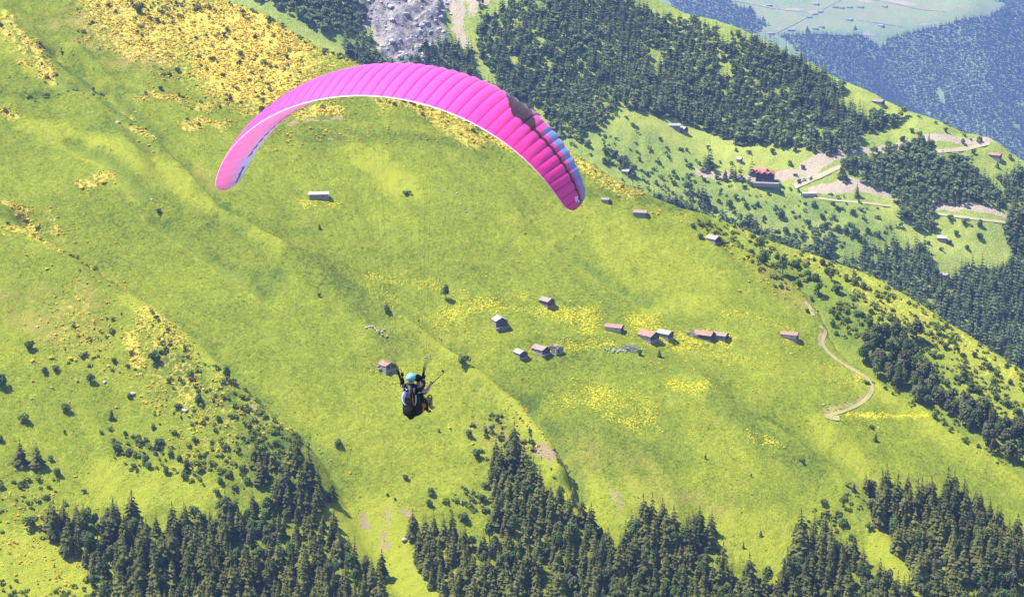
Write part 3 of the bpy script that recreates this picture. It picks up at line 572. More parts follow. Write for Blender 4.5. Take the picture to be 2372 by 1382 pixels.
# ---------------- single trees and bushes on the meadow, each with its own place
BUS = [leafy_shape(2.6, 3.6, 6, 300, .42, 300+i, .05) for i in range(5)]
bus_me = [thing_mesh('bush_crown', s, M_bush, .25+.1*i) for i, s in enumerate(BUS)]; dbu_me = [thing_mesh('dark_bush_crown', s, M_leaf, .2+.1*i) for i, s in enumerate(BUS)]
def bush(u, v, r, label, dark=False, tall=1.0, land=None, group=None, name='bush'):
    """u, v: middle of the bush in the photograph, r: its half width there"""
    land = land or hill1; p = land.at(u, v+r*.75); m = r*p[1]/F/2.75
    o = link(name, (dbu_me if dark else bus_me)[rg.integers(5)], None, label, 'bush', group, loc=p-np.array([0, 0, .25*m])); o.scale = (m, m, m*1.15*tall); o.rotation_euler = (0, 0, rg.uniform(0, 6.28)); return o
for a in [(67, 797, 17, 'round dark bush alone on the grass near the left edge, above orange shrubs', 1), (357, 822, 20, 'large dark bush right of the orange-flowered patch on the left spur', 1), (214, 874, 15, 'dark wedge-shaped bush at mid height of the left spur', 1, 1.1), (103, 854, 12, 'left one of two close bushes on the left spur', 1), (130, 852, 13, 'right one of two close bushes on the left spur', 0),
          (3, 880, 22, 'big dark bush cut off by the left edge', 1, 1.2), (150, 940, 17, 'round bush with a black shadow, alone on the lower left grass', 0), (53, 966, 18, 'pale bush above the two dark cone trees at the left', 0), (132, 1088, 17, 'round bush with shadow right below the two cone trees at the left', 0), (118, 1058, 13, 'small shaggy bush beside the right cone tree', 0),
          (272, 1035, 16, 'rounded bush left of the green thicket in the lower left', 0, 1.1), (506, 965, 13, 'bush on the bright grass strip right of the spur', 0), (498, 992, 9, 'smaller bush just below another on the bright grass strip', 0), (70, 1203, 24, 'wide low bush left of the bottom left wood', 0), (0, 1012, 14, 'bush cut off by the left edge, lower of a few', 1), (3, 1120, 14, 'bush at the left edge near orange heath', 0),
          (460, 925, 15, 'tall bush on the shaded rib of the left spur', 1, 1.3), (410, 940, 11, 'leafy bush left of the shaded rib on the spur', 0), (265, 832, 9, 'small bush above the middle of the left spur', 1), (300, 915, 10, 'dark bush beside a pale boulder on the left spur', 1), (450, 1015, 12, 'bush above the thicket at the foot of the spur', 0), (355, 985, 10, 'bush in the middle of the green thicket', 1), (195, 1135, 8, 'little round bush just above the bottom left wood', 1),
          (895, 713, 13, 'dark round bush on open grass, left of the yellow flower band', 1, 1.2), (1074, 833, 17, 'round bush with shadow right of the broken hut', 0, 1.2), (783, 1023, 15, 'round bush alone on plain grass below the ruined hut', 0), (740, 681, 6, 'tiny dark bush on the open slope, left of centre', 1), (942, 441, 12, 'low flat dark bush on the slope under the wing', 1, .6), (365, 487, 9, 'small dark bush left of the wing tip', 1), \
          (1152, 970, 10, 'small dark bush on the rib right of the pilots', 1, 1.2), (1086, 999, 16, 'round glossy bush right of the pilots, above another', 0), (1124, 993, 9, 'small bush beside the round glossy bush right of the pilots', 0), (1107, 1046, 17, 'round dark green bush just above the middle spruce wood', 1), (1158, 1010, 9, 'olive bush on the yellowish rib', 0), (998, 1133, 17, 'round bush at the tip of the middle wood', 0), (993, 1160, 13, 'bush touching the spruces at the tip of the middle wood', 1), \
          (940, 1103, 10, 'small grey-green bush in the grass lane between the woods', 1), (898, 1143, 6, 'left of two tiny dark bushes above the bare soil', 1), (915, 1154, 5, 'right of two tiny dark bushes above the bare soil', 1), (1481, 816, 9, 'dark bush at the right end of the stone heap', 1, 1.2), (1909, 1160, 14, 'round dark bush alone on the lower right meadow', 0), (1953, 806, 14, 'tall dark bush with shadow on the crest by the track', 1, 1.5), \
          (1868, 718, 7, 'small bush on the left side of the upper track', 1), (1955, 1205, 17, 'rounded bush at the left of the bottom right wood', 0), (2012, 1215, 14, 'bush beside the bottom right wood, on the bright rib', 0), (1972, 1240, 14, 'lower bush between two woods at the lower right', 1), (2165, 958, 12, 'bush at the tip of the terrace line on the crest', 0), (2235, 1016, 10, 'bush on the lower right crest', 1), (1125, 1120, 13, 'bush left of the middle spruce wood', 0), (1120, 1150, 14, 'dark bush touching the left side of the middle spruce wood, under a paler one', 1), \
          (1070, 1195, 18, 'pale shrub in the notch of the middle wood', 0), (1740, 1100, 4, 'very small sapling bush on the lower right meadow', 1, 1.6), (1635, 1060, 4, 'tiny sapling on the plain lower meadow', 1, 1.8), (2020, 985, 9, 'dim bush below the terrace line', 1, .7), (1858, 1062, 10, 'grey scrub bush on the rib across the lower right meadow', 1, .7), (1605, 521, 8, 'bush on the upper right crest above a hut', 1), (1625, 545, 10, 'bush left of the hut on the upper right crest', 0), \
          (410, 160, 9, 'dark bush amid the yellow heath, left part', 1), (320, 20, 14, 'scrubby bush at the top of the yellow heath', 1), (365, 45, 9, 'bush near the top edge on the yellow heath', 1), (665, 130, 8, 'dark bush in the yellow heath near the crest', 1), (590, 83, 8, 'bush high on the yellow heath by the crest', 1), (558, 122, 9, 'bush in the brightest yellow heath', 1), (520, 78, 8, 'bush in the upper right heath', 0), (605, 250, 10, 'dark bush left of the wing in the heath', 1), (144, 121, 6, 'lone dark bush on the upper left slope', 1), (216, 205, 6, 'bush beside the old path', 1), (370, 200, 8, 'low dark bush on the line of the old path', 1, .7), (1205, 330, 9, 'bush in the heath framed by the wing', 1), (1095, 300, 8, 'bush in the heath under the wing arc', 0), (150, 1000, 6, 'small conifer-like bush below the pale bush at the left', 1, 1.5)]:
    bush(*a[:3], label=a[3], dark=bool(a[4]), tall=a[5] if len(a) > 5 else 1.0)
# clumps that look alike
for (gx, lab, grp, land, dark, pts) in [
    (0, 'low leafy bush in the thicket at the foot of the left spur', 'bushes of the thicket below the spur', hill1, .3, [(370, 1020, 13), (395, 1045, 12), (335, 1055, 11), (300, 1045, 10), (345, 1075, 13), (385, 1085, 14), (415, 1060, 11), (320, 1010, 9), (290, 1000, 9), (255, 990, 8), (235, 1000, 8), (405, 1000, 10), (430, 1100, 12), (360, 1045, 10), (310, 1075, 10)]),
    (0, 'pale green bush in the lush gully right of the left spur', 'bushes of the lush gully', hill1, .1, [(585, 1010, 13), (610, 1030, 14), (640, 1020, 13), (625, 1050, 15), (660, 1045, 13), (590, 1060, 14), (560, 1080, 14), (600, 1085, 13), (530, 1095, 14), (510, 1110, 13), (655, 1080, 13), (575, 1110, 13), (545, 1125, 12), (500, 1135, 12), (630, 1000, 10)]),
    (0, 'green bush on the shoulder between the track and the far valley', 'bushes on the shoulder beyond the track', shoulder, .35, [(1660, 556, 12), (1690, 562, 15), (1715, 570, 17), (1740, 585, 15), (1700, 590, 12), (1760, 555, 12), (1765, 610, 17), (1735, 608, 14), (1810, 640, 13), (1845, 610, 14), (1870, 630, 15), (1850, 650, 12), (1890, 640, 14), (1915, 625, 12), (1800, 590, 12), (1905, 605, 11), (1942, 665, 17), (1800, 655, 9), (1850, 653, 10), (1885, 738, 10), (1928, 745, 11), (1938, 770, 8), (1990, 722, 14), (2015, 745, 14), (2030, 770, 15), (2060, 735, 10), (2090, 790, 15), (2060, 790, 14), (2120, 800, 14), (2140, 835, 15), (2110, 830, 16), (2160, 815, 13), (2190, 800, 12), (2090, 760, 11), (2030, 710, 10), (1975, 690, 8), (2160, 860, 15), (2190, 880, 14), (2215, 870, 13), (2230, 850, 12), (2205, 905, 13), (2265, 900, 14), (2300, 880, 10), (2340, 882, 10), (2240, 930, 15), (2280, 950, 16), (2330, 930, 15), (2360, 950, 14), (2310, 915, 12), (2370, 900, 8), (2330, 845, 9), (2290, 845, 12), (2310, 860, 12), (2345, 975, 18), (2000, 660, 12), (2030, 675, 10), (1960, 640, 12), (1980, 650, 12), (2055, 690, 10), (2180, 755, 10), (2210, 790, 9), (2260, 820, 10), (2130, 760, 9), (2065, 715, 8), (1900, 680, 8), (1880, 690, 7)]),
    (0, 'green bush dotted over the mountain meadow around the red-roofed lodge', 'bushes around the lodge', hill2, .5, [(1630, 452, 9), (1665, 462, 9), (1690, 470, 13), (1730, 475, 9), (1755, 470, 10), (1655, 480, 12), (1640, 470, 9), (1705, 455, 9), (1725, 430, 8), (1810, 495, 15), (1885, 470, 11), (1870, 515, 12), (1890, 530, 14), (1915, 520, 12), (1940, 525, 14), (1960, 530, 14), (1985, 540, 16), (2010, 530, 12), (2000, 555, 11), (2035, 540, 10), (1940, 480, 9), (1975, 490, 11), (1930, 470, 8), (2200, 500, 11), (2235, 510, 12), (2270, 515, 12), (2215, 540, 9), (2200, 560, 8), (2240, 570, 9), (2180, 575, 7), (2270, 545, 12), (2150, 560, 8), (2110, 300, 8), (2130, 310, 9), (2160, 330, 9), (2190, 300, 7), (2230, 325, 9), (2270, 320, 10), (2090, 320, 10), (2060, 330, 12), (2120, 325, 11), (1400, 345, 13), (1425, 355, 14), (1440, 370, 16), (1400, 370, 12), (1375, 385, 12), (1360, 330, 12), (1345, 300, 12), (1620, 375, 8), (1600, 380, 9), (1735, 350, 7), (1705, 345, 7), (1640, 340, 7), (1590, 345, 6), (1790, 350, 9), (1830, 375, 10), (1860, 385, 8), (1660, 410, 8), (1630, 415, 7), (1595, 410, 7), (1560, 395, 7), (1520, 420, 8), (1500, 400, 8), (1545, 340, 6), (1530, 320, 7), (2330, 440, 12), (2350, 400, 11), (2290, 420, 8), (2255, 350, 8), (2340, 360, 10), (1770, 500, 8), (1480, 365, 7), (1925, 590, 8), (1905, 500, 9), (1850, 440, 6), (1815, 432, 6), (1740, 425, 7), (1780, 445, 7), (1840, 545, 14), (1820, 530, 12), (1800, 560, 13)])]:
    for (u_, v_, r_) in pts:
        bush(u_, v_, r_, lab, rg.random() < dark, rg.uniform(.85, 1.15), land, grp)
# single trees
def lone(u, v, h, label, kind='spruce', land=None, w=1.0):
    """u, v: foot of the tree in the photograph, h: its height there"""
    land = land or hill1; p = land.at(u, v); m = h*p[1]/F/.95
    if kind == 'spruce': return tree('spruce_tree', label, 'spruce', None, p, spr_me[rg.integers(6)], trk_me, m/14*w, m/14, rg.uniform(0, 6.28))
    return tree('broadleaf_tree', label, 'tree', None, p, (bro_me if kind == 'leafy' else bee_me)[rg.integers(4)], btr_me, m/9.5*w, m/9.5, rg.uniform(0, 6.28))
for a in [(48, 1074, 62, 'dark cone-shaped spruce, left of a pair near the left edge', 'spruce', 1.25), (86, 1080, 62, 'dark cone-shaped spruce, right of a pair near the left edge', 'spruce', 1.2), (690, 1060, 58, 'lone spruce spire standing just above the bottom left wood', 'spruce', .9), (716, 1120, 85, 'tallest spruce at the upper tip of the bottom left wood', 'spruce', 1), (606, 1120, 62, 'broad dark spruce at the upper left tip of the wood, by the lush gully', 'spruce', 1.2),
          (770, 1160, 52, 'spruce at the right upper edge of the bottom left wood', 'spruce', 1), (885, 1335, 70, 'spruce spire at the right edge of the bottom left wood by the grass lane', 'spruce', 1), (1527, 826, 22, 'tiny dark spruce among the huts, under the flower patch', 'spruce', 1), (2028, 1020, 20, 'small dark spruce alone below the terrace line on the right', 'spruce', 1.1), (740, 530, 16, 'tiny spruce alone high on the meadow left of centre', 'spruce', 1),
          (1506, 1210, 30, 'slim young spruce at the edge of the bottom middle wood', 'spruce', .9), (1664, 1280, 22, 'slim sapling at the right end of the bottom middle wood', 'spruce', .9), (1722, 1268, 20, 'slim sapling in the bright grass bay between the woods', 'spruce', .9), (1762, 1240, 18, 'second slim sapling in the bright grass bay between the woods', 'spruce', .9), (1978, 1138, 26, 'slim dark sapling left of the bottom right wood', 'spruce', 1), (1017, 1000, 12, 'tiny sapling on plain grass right of the pilots', 'spruce', 1),
          (432, 1092, 40, 'dark spruce at the right end of the thicket below the spur', 'spruce', 1), (363, 1040, 34, 'dark spruce rising from the thicket below the spur', 'spruce', 1), (335, 1075, 26, 'short spruce at the lower edge of the thicket', 'spruce', 1), (258, 970, 30, 'small dark spruce above the thicket on the spur', 'spruce', 1), (524, 884, 46, 'dark rough tree with long shadow right of the bright grass strip', 'leafy', .8), (1033, 694, 42, 'tall rounded dark tree with shadow above the flower band', 'leafy', .85),
          (2016, 1150, 50, 'broad dark crown at the upper corner of the bottom right wood', 'grey', 1.2), (2258, 1175, 46, 'spruce spire on the upper edge of the bottom right wood', 'spruce', .9)]:
    lone(*a[:4], kind=a[4], w=a[5])
for a in [(1770, 628, 62, 'tall dark tree among the bushes by the upper track', 'leafy', .8), (1813, 640, 62, 'tall dark tree right of the upper track, beside lighter bushes', 'leafy', .75), (2122, 790, 62, 'dark rounded tree standing out on the bushy shoulder', 'grey', 1.15), (1895, 684, 36, 'round tree with shadow beside the pink-roofed hut', 'leafy', 1.05), (1925, 650, 34, 'small dark tree on the shoulder crest', 'grey', .8), (2230, 880, 44, 'dark tree in the middle of the shoulder bushes', 'spruce', 1.2), (2250, 905, 44, 'second dark tree in the middle of the shoulder bushes', 'spruce', 1.2)]:
    lone(*a[:4], kind=a[4], w=a[5], land=shoulder)
# isolated flowering azaleas on grass
AZ = [leafy_shape(1.7, 1.3, 5, 90, .34, 400+i, .0) for i in range(4)]; az_me = [thing_mesh('azalea_bush', s, M_az, .3+.15*i) for i, s in enumerate(AZ)]
for (lab, grp, pts) in [('orange-yellow azalea bush in flower on the lower left slope', 'azaleas of the lower left slope', [(120, 825, 11), (75, 832, 10), (165, 827, 12), (175, 830, 10), (220, 823, 11), (180, 752, 9), (160, 778, 6), (235, 766, 8), (75, 880, 7), (120, 895, 6), (75, 920, 7), (270, 940, 8), (165, 1003, 5), (160, 928, 6), (30, 1165, 10), (45, 1175, 9), (72, 1162, 8), (15, 1150, 8), (40, 1190, 8), (18, 1205, 9), (310, 830, 9), (312, 850, 9), (318, 865, 8), (345, 890, 8), (282, 757, 7), (285, 770, 6), (370, 790, 8), (395, 860, 6), (460, 975, 8), (455, 960, 7), (500, 880, 6), (495, 855, 6), (430, 800, 6), (440, 815, 6), (175, 1100, 8), (140, 1362, 12), (150, 1350, 9), (28, 1365, 4)]),
                        ('orange-yellow azalea bush in flower on the upper left slope', 'azaleas of the upper left slope', [(240, 420, 11), (190, 432, 9), (205, 438, 7), (265, 423, 6), (380, 300, 6), (322, 325, 7), (345, 335, 6), (355, 350, 6), (415, 384, 5), (25, 478, 7), (40, 492, 7), (65, 505, 7), (72, 518, 6), (117, 478, 6), (135, 500, 6), (135, 540, 8), (148, 540, 6), (173, 560, 5), (203, 558, 4), (267, 560, 5), (85, 403, 4), (52, 523, 5), (180, 478, 4), (20, 178, 5), (60, 177, 6), (5, 255, 8), (25, 262, 7), (35, 250, 5), (30, 592, 5), (60, 588, 6), (110, 620, 8), (120, 612, 7), (215, 638, 6), (230, 650, 6), (250, 658, 6), (355, 470, 4), (250, 310, 4)]),
                        ('orange-yellow azalea bush in flower on the grass framed by the wing', 'azaleas under the wing arc', [(640, 345, 7), (632, 348, 6), (750, 310, 8), (755, 300, 7), (745, 296, 6), (765, 302, 5), (700, 332, 5), (798, 276, 5), (822, 260, 5), (720, 295, 6), (730, 380, 4), (738, 405, 4), (640, 347, 5), (895, 330, 5)]),
                        ('small azalea bush in flower scattered on the middle meadow', 'azaleas of the middle meadow', [(1215, 537, 6), (1170, 580, 4), (1200, 604, 5), (1370, 679, 6), (1312, 573, 4), (812, 1036, 4), (810, 1093, 6), (892, 1112, 5), (1042, 988, 8), (1095, 1025, 7), (745, 1045, 5), (738, 1038, 5), (765, 1064, 6), (1735, 650, 6), (1775, 655, 6), (1712, 670, 6), (1733, 675, 5), (625, 1063, 4), (695, 340, 4)])]:
    for (u_, v_, r_) in pts:
        p = hill1.at(u_, v_+r_*.4); m = r_*p[1]/F/1.9
        o = link('azalea_bush', az_me[rg.integers(4)], None, lab, 'azalea', grp, loc=p-np.array([0, 0, .1])); o.scale = (m, m, m*rg.uniform(.7, 1.0)); o.rotation_euler = (0, 0, rg.uniform(0, 6.28))

# ---------------- masses nobody could count
def scatter(land, field, dens, seed, clump=9.0, thr=.45, urange=(-160, 2540), vrange=(-120, 1480), Bmax=2.0, power=1.0):
    g = np.random.default_rng(seed); A = land.f[field]; i, j = np.where((A > .04) & (land.beyond < Bmax))
    lam = dens*land.st**2*A[i, j]**power; n = g.poisson(lam); k = np.repeat(np.arange(len(i)), n)
    x = land.x0+(i[k]+g.random(len(k))-.0)*land.st; y = land.y0+(j[k]+g.random(len(k)))*land.st
    z = land.z(x, y); u, v = project(x, y, z); w = A[i[k], j[k]]
    ok = (u > urange[0]) & (u < urange[1]) & (v > vrange[0]) & (v < vrange[1]) & (vnoise(x/clump, y/clump, seed)+.5*vnoise(x/clump*3, y/clump*3, seed+3)-.25 > thr*(1.15-w))
    return np.stack([x, y, z], -1)[ok], w[ok]
def mass(name, shapes, P, smin, smax, material, label, seed, flat=(.8, 1.1), tint=None):
    g = np.random.default_rng(seed); s = g.uniform(smin, smax, len(P))*g.choice([.7, 1, 1, 1.3], len(P)); S = np.stack([s, s*g.uniform(flat[0], flat[1], len(P))], -1)
    P = np.array(P)
    if name in ('azalea_heath', 'yellow_flowers', 'green_scrub'): P[:, 2] += np.where(hill1.samp(hill1.beyond, P[:, 0], P[:, 1]) < 2, micro1(hill1, P[:, 0], P[:, 1])-.1, 0)
    link(name, forest_mesh(name, shapes, P, S, g.uniform(0, 6.28, len(P)), g.integers(0, len(shapes), len(P)), g.random(len(P)) if tint is None else tint, material), label=label, kind='stuff')
AZS = [leafy_shape(1.1, .85, 3, 14, .48, 420+i, .0, .9) for i in range(5)]; SCS = [leafy_shape(1.5, 1.5, 3, 22, .5, 440+i, .0) for i in range(5)]
pa, _ = scatter(hill1, 'az', 1.05, 61, thr=.46, clump=6); pb, _ = scatter(shoulder, 'az', .24, 62)
P_ = np.concatenate([pa, pb]); tn = np.clip(.15+.75*vnoise(P_[:, 0]/14, P_[:, 1]/14, 44)+np.random.default_rng(4).normal(0, .2, len(P_)), 0, 1)
mass('azalea_heath', AZS, P_, .42, .95, M_az, 'heath of yellow azaleas in flower covering the upper slope', 63, tint=tn)
pa, _ = scatter(hill1, 'rough', .12, 64); pb, _ = scatter(shoulder, 'rough', .13, 65); pc, _ = scatter(hill1, 'az', .028, 68, thr=.6)
mass('green_scrub', SCS, np.concatenate([pa, pb, pc]), .7, 1.7, M_scrub, 'low green scrub between the azaleas and along the gullies', 66)
pa, _ = scatter(hill2, 'rough', .018, 67)
mass('mountain_scrub', SCS, pa, 1.2, 2.6, M_leaf_mid, 'low scrub spread over the mountain meadow by the road', 69)
FL = [leafy_shape(.6, .4, 2, 6, .30, 460+i, .0, 1.2) for i in range(3)]
pa, _ = scatter(hill1, 'flower', .30, 70, clump=6, thr=.66, power=1.35)
mass('yellow_flowers', FL, pa, .8, 1.5, M_flower, 'patches of bright yellow wild flowers in the meadow', 71, (.5, .9))
g_ = np.random.default_rng(5); n_ = 45000; xx = g_.uniform(-430, 430, n_); yy = g_.uniform(1000, 1560, n_)
zz = hill1.z(xx, yy); uu, vv = project(xx, yy, zz); ok_ = (uu > -60) & (uu < 2440) & (vv > -40) & (vv < 1430) & (hill1.samp(hill1.beyond, xx, yy) < 1)
TU = [leafy_shape(.6, .16, 2, 3, .40, 480+i, .0, 4.0, .45) for i in range(4)]; Pt = np.stack([xx, yy, zz+micro1(hill1, xx, yy)-.06], -1)[ok_]
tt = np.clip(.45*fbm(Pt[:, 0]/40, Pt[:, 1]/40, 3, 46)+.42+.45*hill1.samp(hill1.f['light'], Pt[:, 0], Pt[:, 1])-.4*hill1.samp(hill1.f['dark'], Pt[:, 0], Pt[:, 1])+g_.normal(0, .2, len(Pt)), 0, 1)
mass('meadow_grass', TU, Pt, .5, 1.1, M_tuft, 'tufts of grass and herbs over the meadow slope', 72, tint=tt)

# mountain woods
MID = [spruce_shape(14, r, 7, 6, 500+i, False) for i, r in enumerate((3.0, 3.5, 3.8, 2.8))]; MBR = [leafy_shape(4.2, 8.5, 5, 60, 1.15, 520+i) for i in range(4)]
mw = [([(430, -140), (820, -140), (835, -20), (860, 60), (868, 100), (850, 115), (800, 100), (760, 118), (700, 90), (640, 60), (540, 5)], 5.5, .55), ([(800, 125), (850, 118), (905, 135), (915, 170), (840, 180), (800, 160)], 5.1, .2), ([(950, 140), (1020, 120), (1090, 125), (1110, 190), (1240, 240), (1150, 260), (960, 200)], 5.1, .15), \
      ([(1110, 70), (1180, 40), (1300, 10), (1440, -20), (1570, 30), (1700, 100), (1850, 160), (1950, 205), (1965, 222), (1935, 240), (1925, 262), (1985, 280), (2060, 282), (2095, 278), (2085, 310), (1995, 330), (1985, 385), (1890, 388), (1835, 365), (1770, 335), (1700, 322), (1660, 285), (1570, 268), (1490, 285), (1420, 275), (1385, 315), (1340, 340), (1250, 290), (1170, 210), (1110, 130)], 5.5, .28), \
      ([(1090, -20), (1160, -60), (1200, -20), (1150, 30), (1120, 60), (1095, 50)], 9, .5), ([(1160, -110), (1330, -110), (1420, -40), (1300, 0), (1200, 20)], 8, .6), \
      ([(1945, 415), (1990, 395), (2010, 378), (2080, 372), (2100, 358), (2150, 356), (2160, 400), (2200, 395), (2245, 405), (2300, 440), (2335, 480), (2315, 505), (2240, 500), (2180, 488), (2165, 540), (2140, 548), (2085, 525), (2065, 470), (2010, 455), (1985, 440)], 5.5, .35), \
      ([(1455, 440), (1530, 450), (1600, 470), (1640, 500), (1700, 525), (1760, 560), (1700, 560), (1600, 500), (1470, 460)], 5.0, .1), ([(1660, 505), (1740, 520), (1830, 560), (1880, 580), (1930, 580), (1945, 640), (1850, 640), (1700, 560)], 5.3, .4), ([(1880, 545), (1920, 540), (1940, 600), (1890, 600)], 6, .3), \
      ([(1945, 620), (1990, 600), (2050, 585), (2140, 590), (2155, 620), (2175, 660), (2200, 660), (2240, 620), (2300, 620), (2420, 600), (2420, 960), (2250, 820), (2100, 720), (1950, 660)], 5.3, .12), ([(2310, 420), (2372, 400), (2430, 410), (2430, 600), (2340, 590), (2320, 540), (2345, 500)], 5.5, .3), ([(1560, 425), (1600, 430), (1640, 450), (1620, 480)], 7, .2), ([(1620, 375), (1660, 372), (1665, 390), (1625, 390)], 7, .2), ([(1690, 395), (1740, 395), (1745, 420), (1690, 420)], 8, .2)]
mp, mb = [], []
for i, (poly, sp, br) in enumerate(mw):
    p = in_px(hill2, poly, sp, seed=50+i); nz = vnoise(p[:, 0]/40, p[:, 1]/40, 27); p = p[vnoise(p[:, 0]/25, p[:, 1]/25, 28) > .13]; nz = vnoise(p[:, 0]/40, p[:, 1]/40, 27)
    mp.append(p); mb.append(np.clip(rg.random(len(p))*.6+nz*.4, 0, 1) < br*1.35)
mp = np.concatenate(mp); mb = np.concatenate(mb)
u, v = project(*mp.T); ok = (u > -60) & (u < 2440); mp, mb = mp[ok], mb[ok]
m_h = rg.normal(15.0, 3.8, len(mp)).clip(8, 23)*(.8+.35*vnoise(mp[:, 0]/50, mp[:, 1]/50, 29)); tint = np.clip(.6*rg.random(len(mp))+.5*vnoise(mp[:, 0]/60, mp[:, 1]/60, 30)-.05, 0, 1)
c_ = ~mb
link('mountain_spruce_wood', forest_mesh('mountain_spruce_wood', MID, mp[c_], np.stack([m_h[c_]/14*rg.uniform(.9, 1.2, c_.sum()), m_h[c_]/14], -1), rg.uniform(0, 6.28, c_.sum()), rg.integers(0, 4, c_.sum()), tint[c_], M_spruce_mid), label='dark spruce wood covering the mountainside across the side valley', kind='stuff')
link('mountain_leafy_wood', forest_mesh('mountain_leafy_wood', MBR, mp[mb], np.stack([m_h[mb]/12*rg.uniform(.8, 1.2, mb.sum()), m_h[mb]/14], -1), rg.uniform(0, 6.28, mb.sum()), rg.integers(0, 4, mb.sum()), tint[mb], M_leaf_mid), label='lighter broad-leaved trees mixed through the mountainside wood', kind='stuff')
for a in [(1640, 388, 34, 'dark spruce above the left road cut, on the mountain meadow'), (1680, 418, 28, 'dark spruce below the left road cut'), (1703, 418, 32, 'slim spruce left of the red-roofed lodge'), (1950, 412, 40, 'dark spruce on the lower side of the curving pale road'), (1958, 420, 30, 'smaller spruce against the one below the curving road'), (1768, 335, 28, 'dark spruce at the lower tip of the mountain wood'), (1985, 455, 34, 'dark spruce standing above the lower road cut'), (2355, 540, 60, 'tall dark spruce at the right edge by the lower road'), (1550, 478, 26, 'spruce at the end of the strip of wood behind the crest'), (1464, 408, 36, 'dark tall tree on the mountain meadow right of the wing tip'), (2310, 388, 18, 'small spruce right of the hut at the far right'), (1445, 395, 30, 'second dark tree beside the tall one right of the wing tip')]:
    lone(*a, land=hill2, w=1.1)
FAR = [spruce_shape(14, r, 5, 5, 600+i, False) for i, r in enumerate((3.2, 3.6, 3.0))]
fw = [([(1800, 95), (1900, 92), (1990, 90), (2040, 110), (2060, 92), (2120, 84), (2230, 74), (2290, 64), (2330, 10), (2230, -10), (2250, -60), (2500, -60), (2500, 500), (2200, 420), (2050, 300), (1900, 180)], 9.2), ([(1500, -50), (1640, -40), (1680, -5), (1700, 16), (1745, 30), (1752, 56), (1780, 68), (1770, 88), (1700, 110), (1560, 30)], 9.2)]
fp = np.concatenate([in_px(hill3, poly, sp, seed=80+i) for i, (poly, sp) in enumerate(fw)]); fp = fp[vnoise(fp[:, 0]/60, fp[:, 1]/60, 38) > .07]
fh = rg.normal(21, 4, len(fp)).clip(10, 30); ft = np.clip(.55*rg.random(len(fp))+.6*vnoise(fp[:, 0]/140, fp[:, 1]/140, 39)-.1, 0, 1)
link('far_spruce_wood', forest_mesh('far_spruce_wood', FAR, fp, np.stack([fh/14*1.1, fh/14], -1), rg.uniform(0, 6.28, len(fp)), rg.integers(0, 3, len(fp)), ft, M_spruce_far), label='far blue spruce wood on the mountainside at the top right', kind='stuff')
for a in [(1737, 26, 16, 'dark far spruce at the left edge of the far pasture'), (1768, 48, 12, 'single far spruce on the far pasture, left part'), (1870, 74, 15, 'round far tree beside huts on the far pasture'), (1914, 82, 10, 'small far tree at the lower edge of the far pasture'), (1981, 68, 11, 'lone far spruce in the middle of the far pasture'), (1960, 92, 10, 'far tree above the far wood, left of the soil scar'), (2138, 70, 8, 'small far tree at the right end of the far pasture')]:
    lone(*a, land=hill3, w=1.5)
# ------------------------------------------------------------------ roads and tracks, laid on the ground
def smooth_px(px, n=8):
    P = np.array(px, float); P = np.vstack([2*P[0]-P[1], P, 2*P[-1]-P[-2]]); out = []
    for a, b, c, d in zip(P[:-3], P[1:-2], P[2:-1], P[3:]):
        for t in np.linspace(0, 1, n, endpoint=False):
            out.append(.5*((2*b)+(-a+c)*t+(2*a-5*b+4*c-d)*t*t+(-a+3*b-3*c+d)*t**3))
    return np.array(out+[P[-2]])
def ribbon(name, land, px, width, material, label, lift=.45, cols=8):
    q = smooth_px(px); P = land.hit(q[:, 0], q[:, 1])
    t = np.gradient(P[:, :2], axis=0); t /= np.linalg.norm(t, axis=1, keepdims=True)+1e-6; nrm = np.c_[-t[:, 1], t[:, 0]]
    V = []
    wv = width*(1+.25*fbm(P[:, 0]/9, P[:, 1]/9, 2, 55))
    for k in range(cols+1):
        o = P[:, :2]+nrm*(wv*(k/cols-.5))[:, None]; V.append(np.c_[o, .88*land.z(o[:, 0], o[:, 1])+.12*P[:, 2]+lift])
    for k in (0, cols): V.append(V[k]-np.array([0, 0, .45]))
    V = np.stack(V, 0); n = len(P); Fc = []
    def strip(a, b):
        for i in range(n-1): Fc.append((a*n+i, a*n+i+1, b*n+i+1, b*n+i))
    for k in range(cols): strip(k, k+1)
    strip(cols+1, 0); strip(cols, cols+2)
    return link(name, np_mesh(name, V.reshape(-1, 3), np.array(Fc), {'across': ('POINT', 'FLOAT', np.repeat(np.array(list(np.abs(np.arange(cols+1)/cols*2-1))+[1, 1]), n))}, mats=[material]), label=label, kind='structure')
g = NG('rutted_dirt'); co = g.coord(); n_d = g.noise(co, .5, 4, .65); ac_ = g.attr('across').outputs['Fac']
gr_ = g.math('MULTIPLY', g.rng(g.math('ADD', ac_, g.math('MULTIPLY', g.math('SUBTRACT', n_d, .5), .9)), .15, .42, 1.0, 0.0), .8); ed_ = g.rng(g.math('ADD', ac_, g.math('MULTIPLY', g.math('SUBTRACT', n_d, .5), .8)), .80, 1.0)
M_dirt = g.out(g.diffuse(g.mix(g.math('MAXIMUM', gr_, ed_), g.mix(n_d, (.20, .165, .095), (.33, .27, .175)), (.20, .22, .04))));  M_farroad = plain('tan_road', (.24, .20, .15), .95, .1, .25); g = NG('pale_gravel'); n_g = g.noise(g.coord(), .16, 4, .7)
M_gravel = g.out(g.diffuse(g.mix(g.rng(g.math('ADD', g.attr('across').outputs['Fac'], g.math('MULTIPLY', g.math('SUBTRACT', n_g, .5), 1.6)), .62, .95), g.mix(n_g, (.25, .20, .15), (.42, .35, .27)), (.24, .26, .08))))
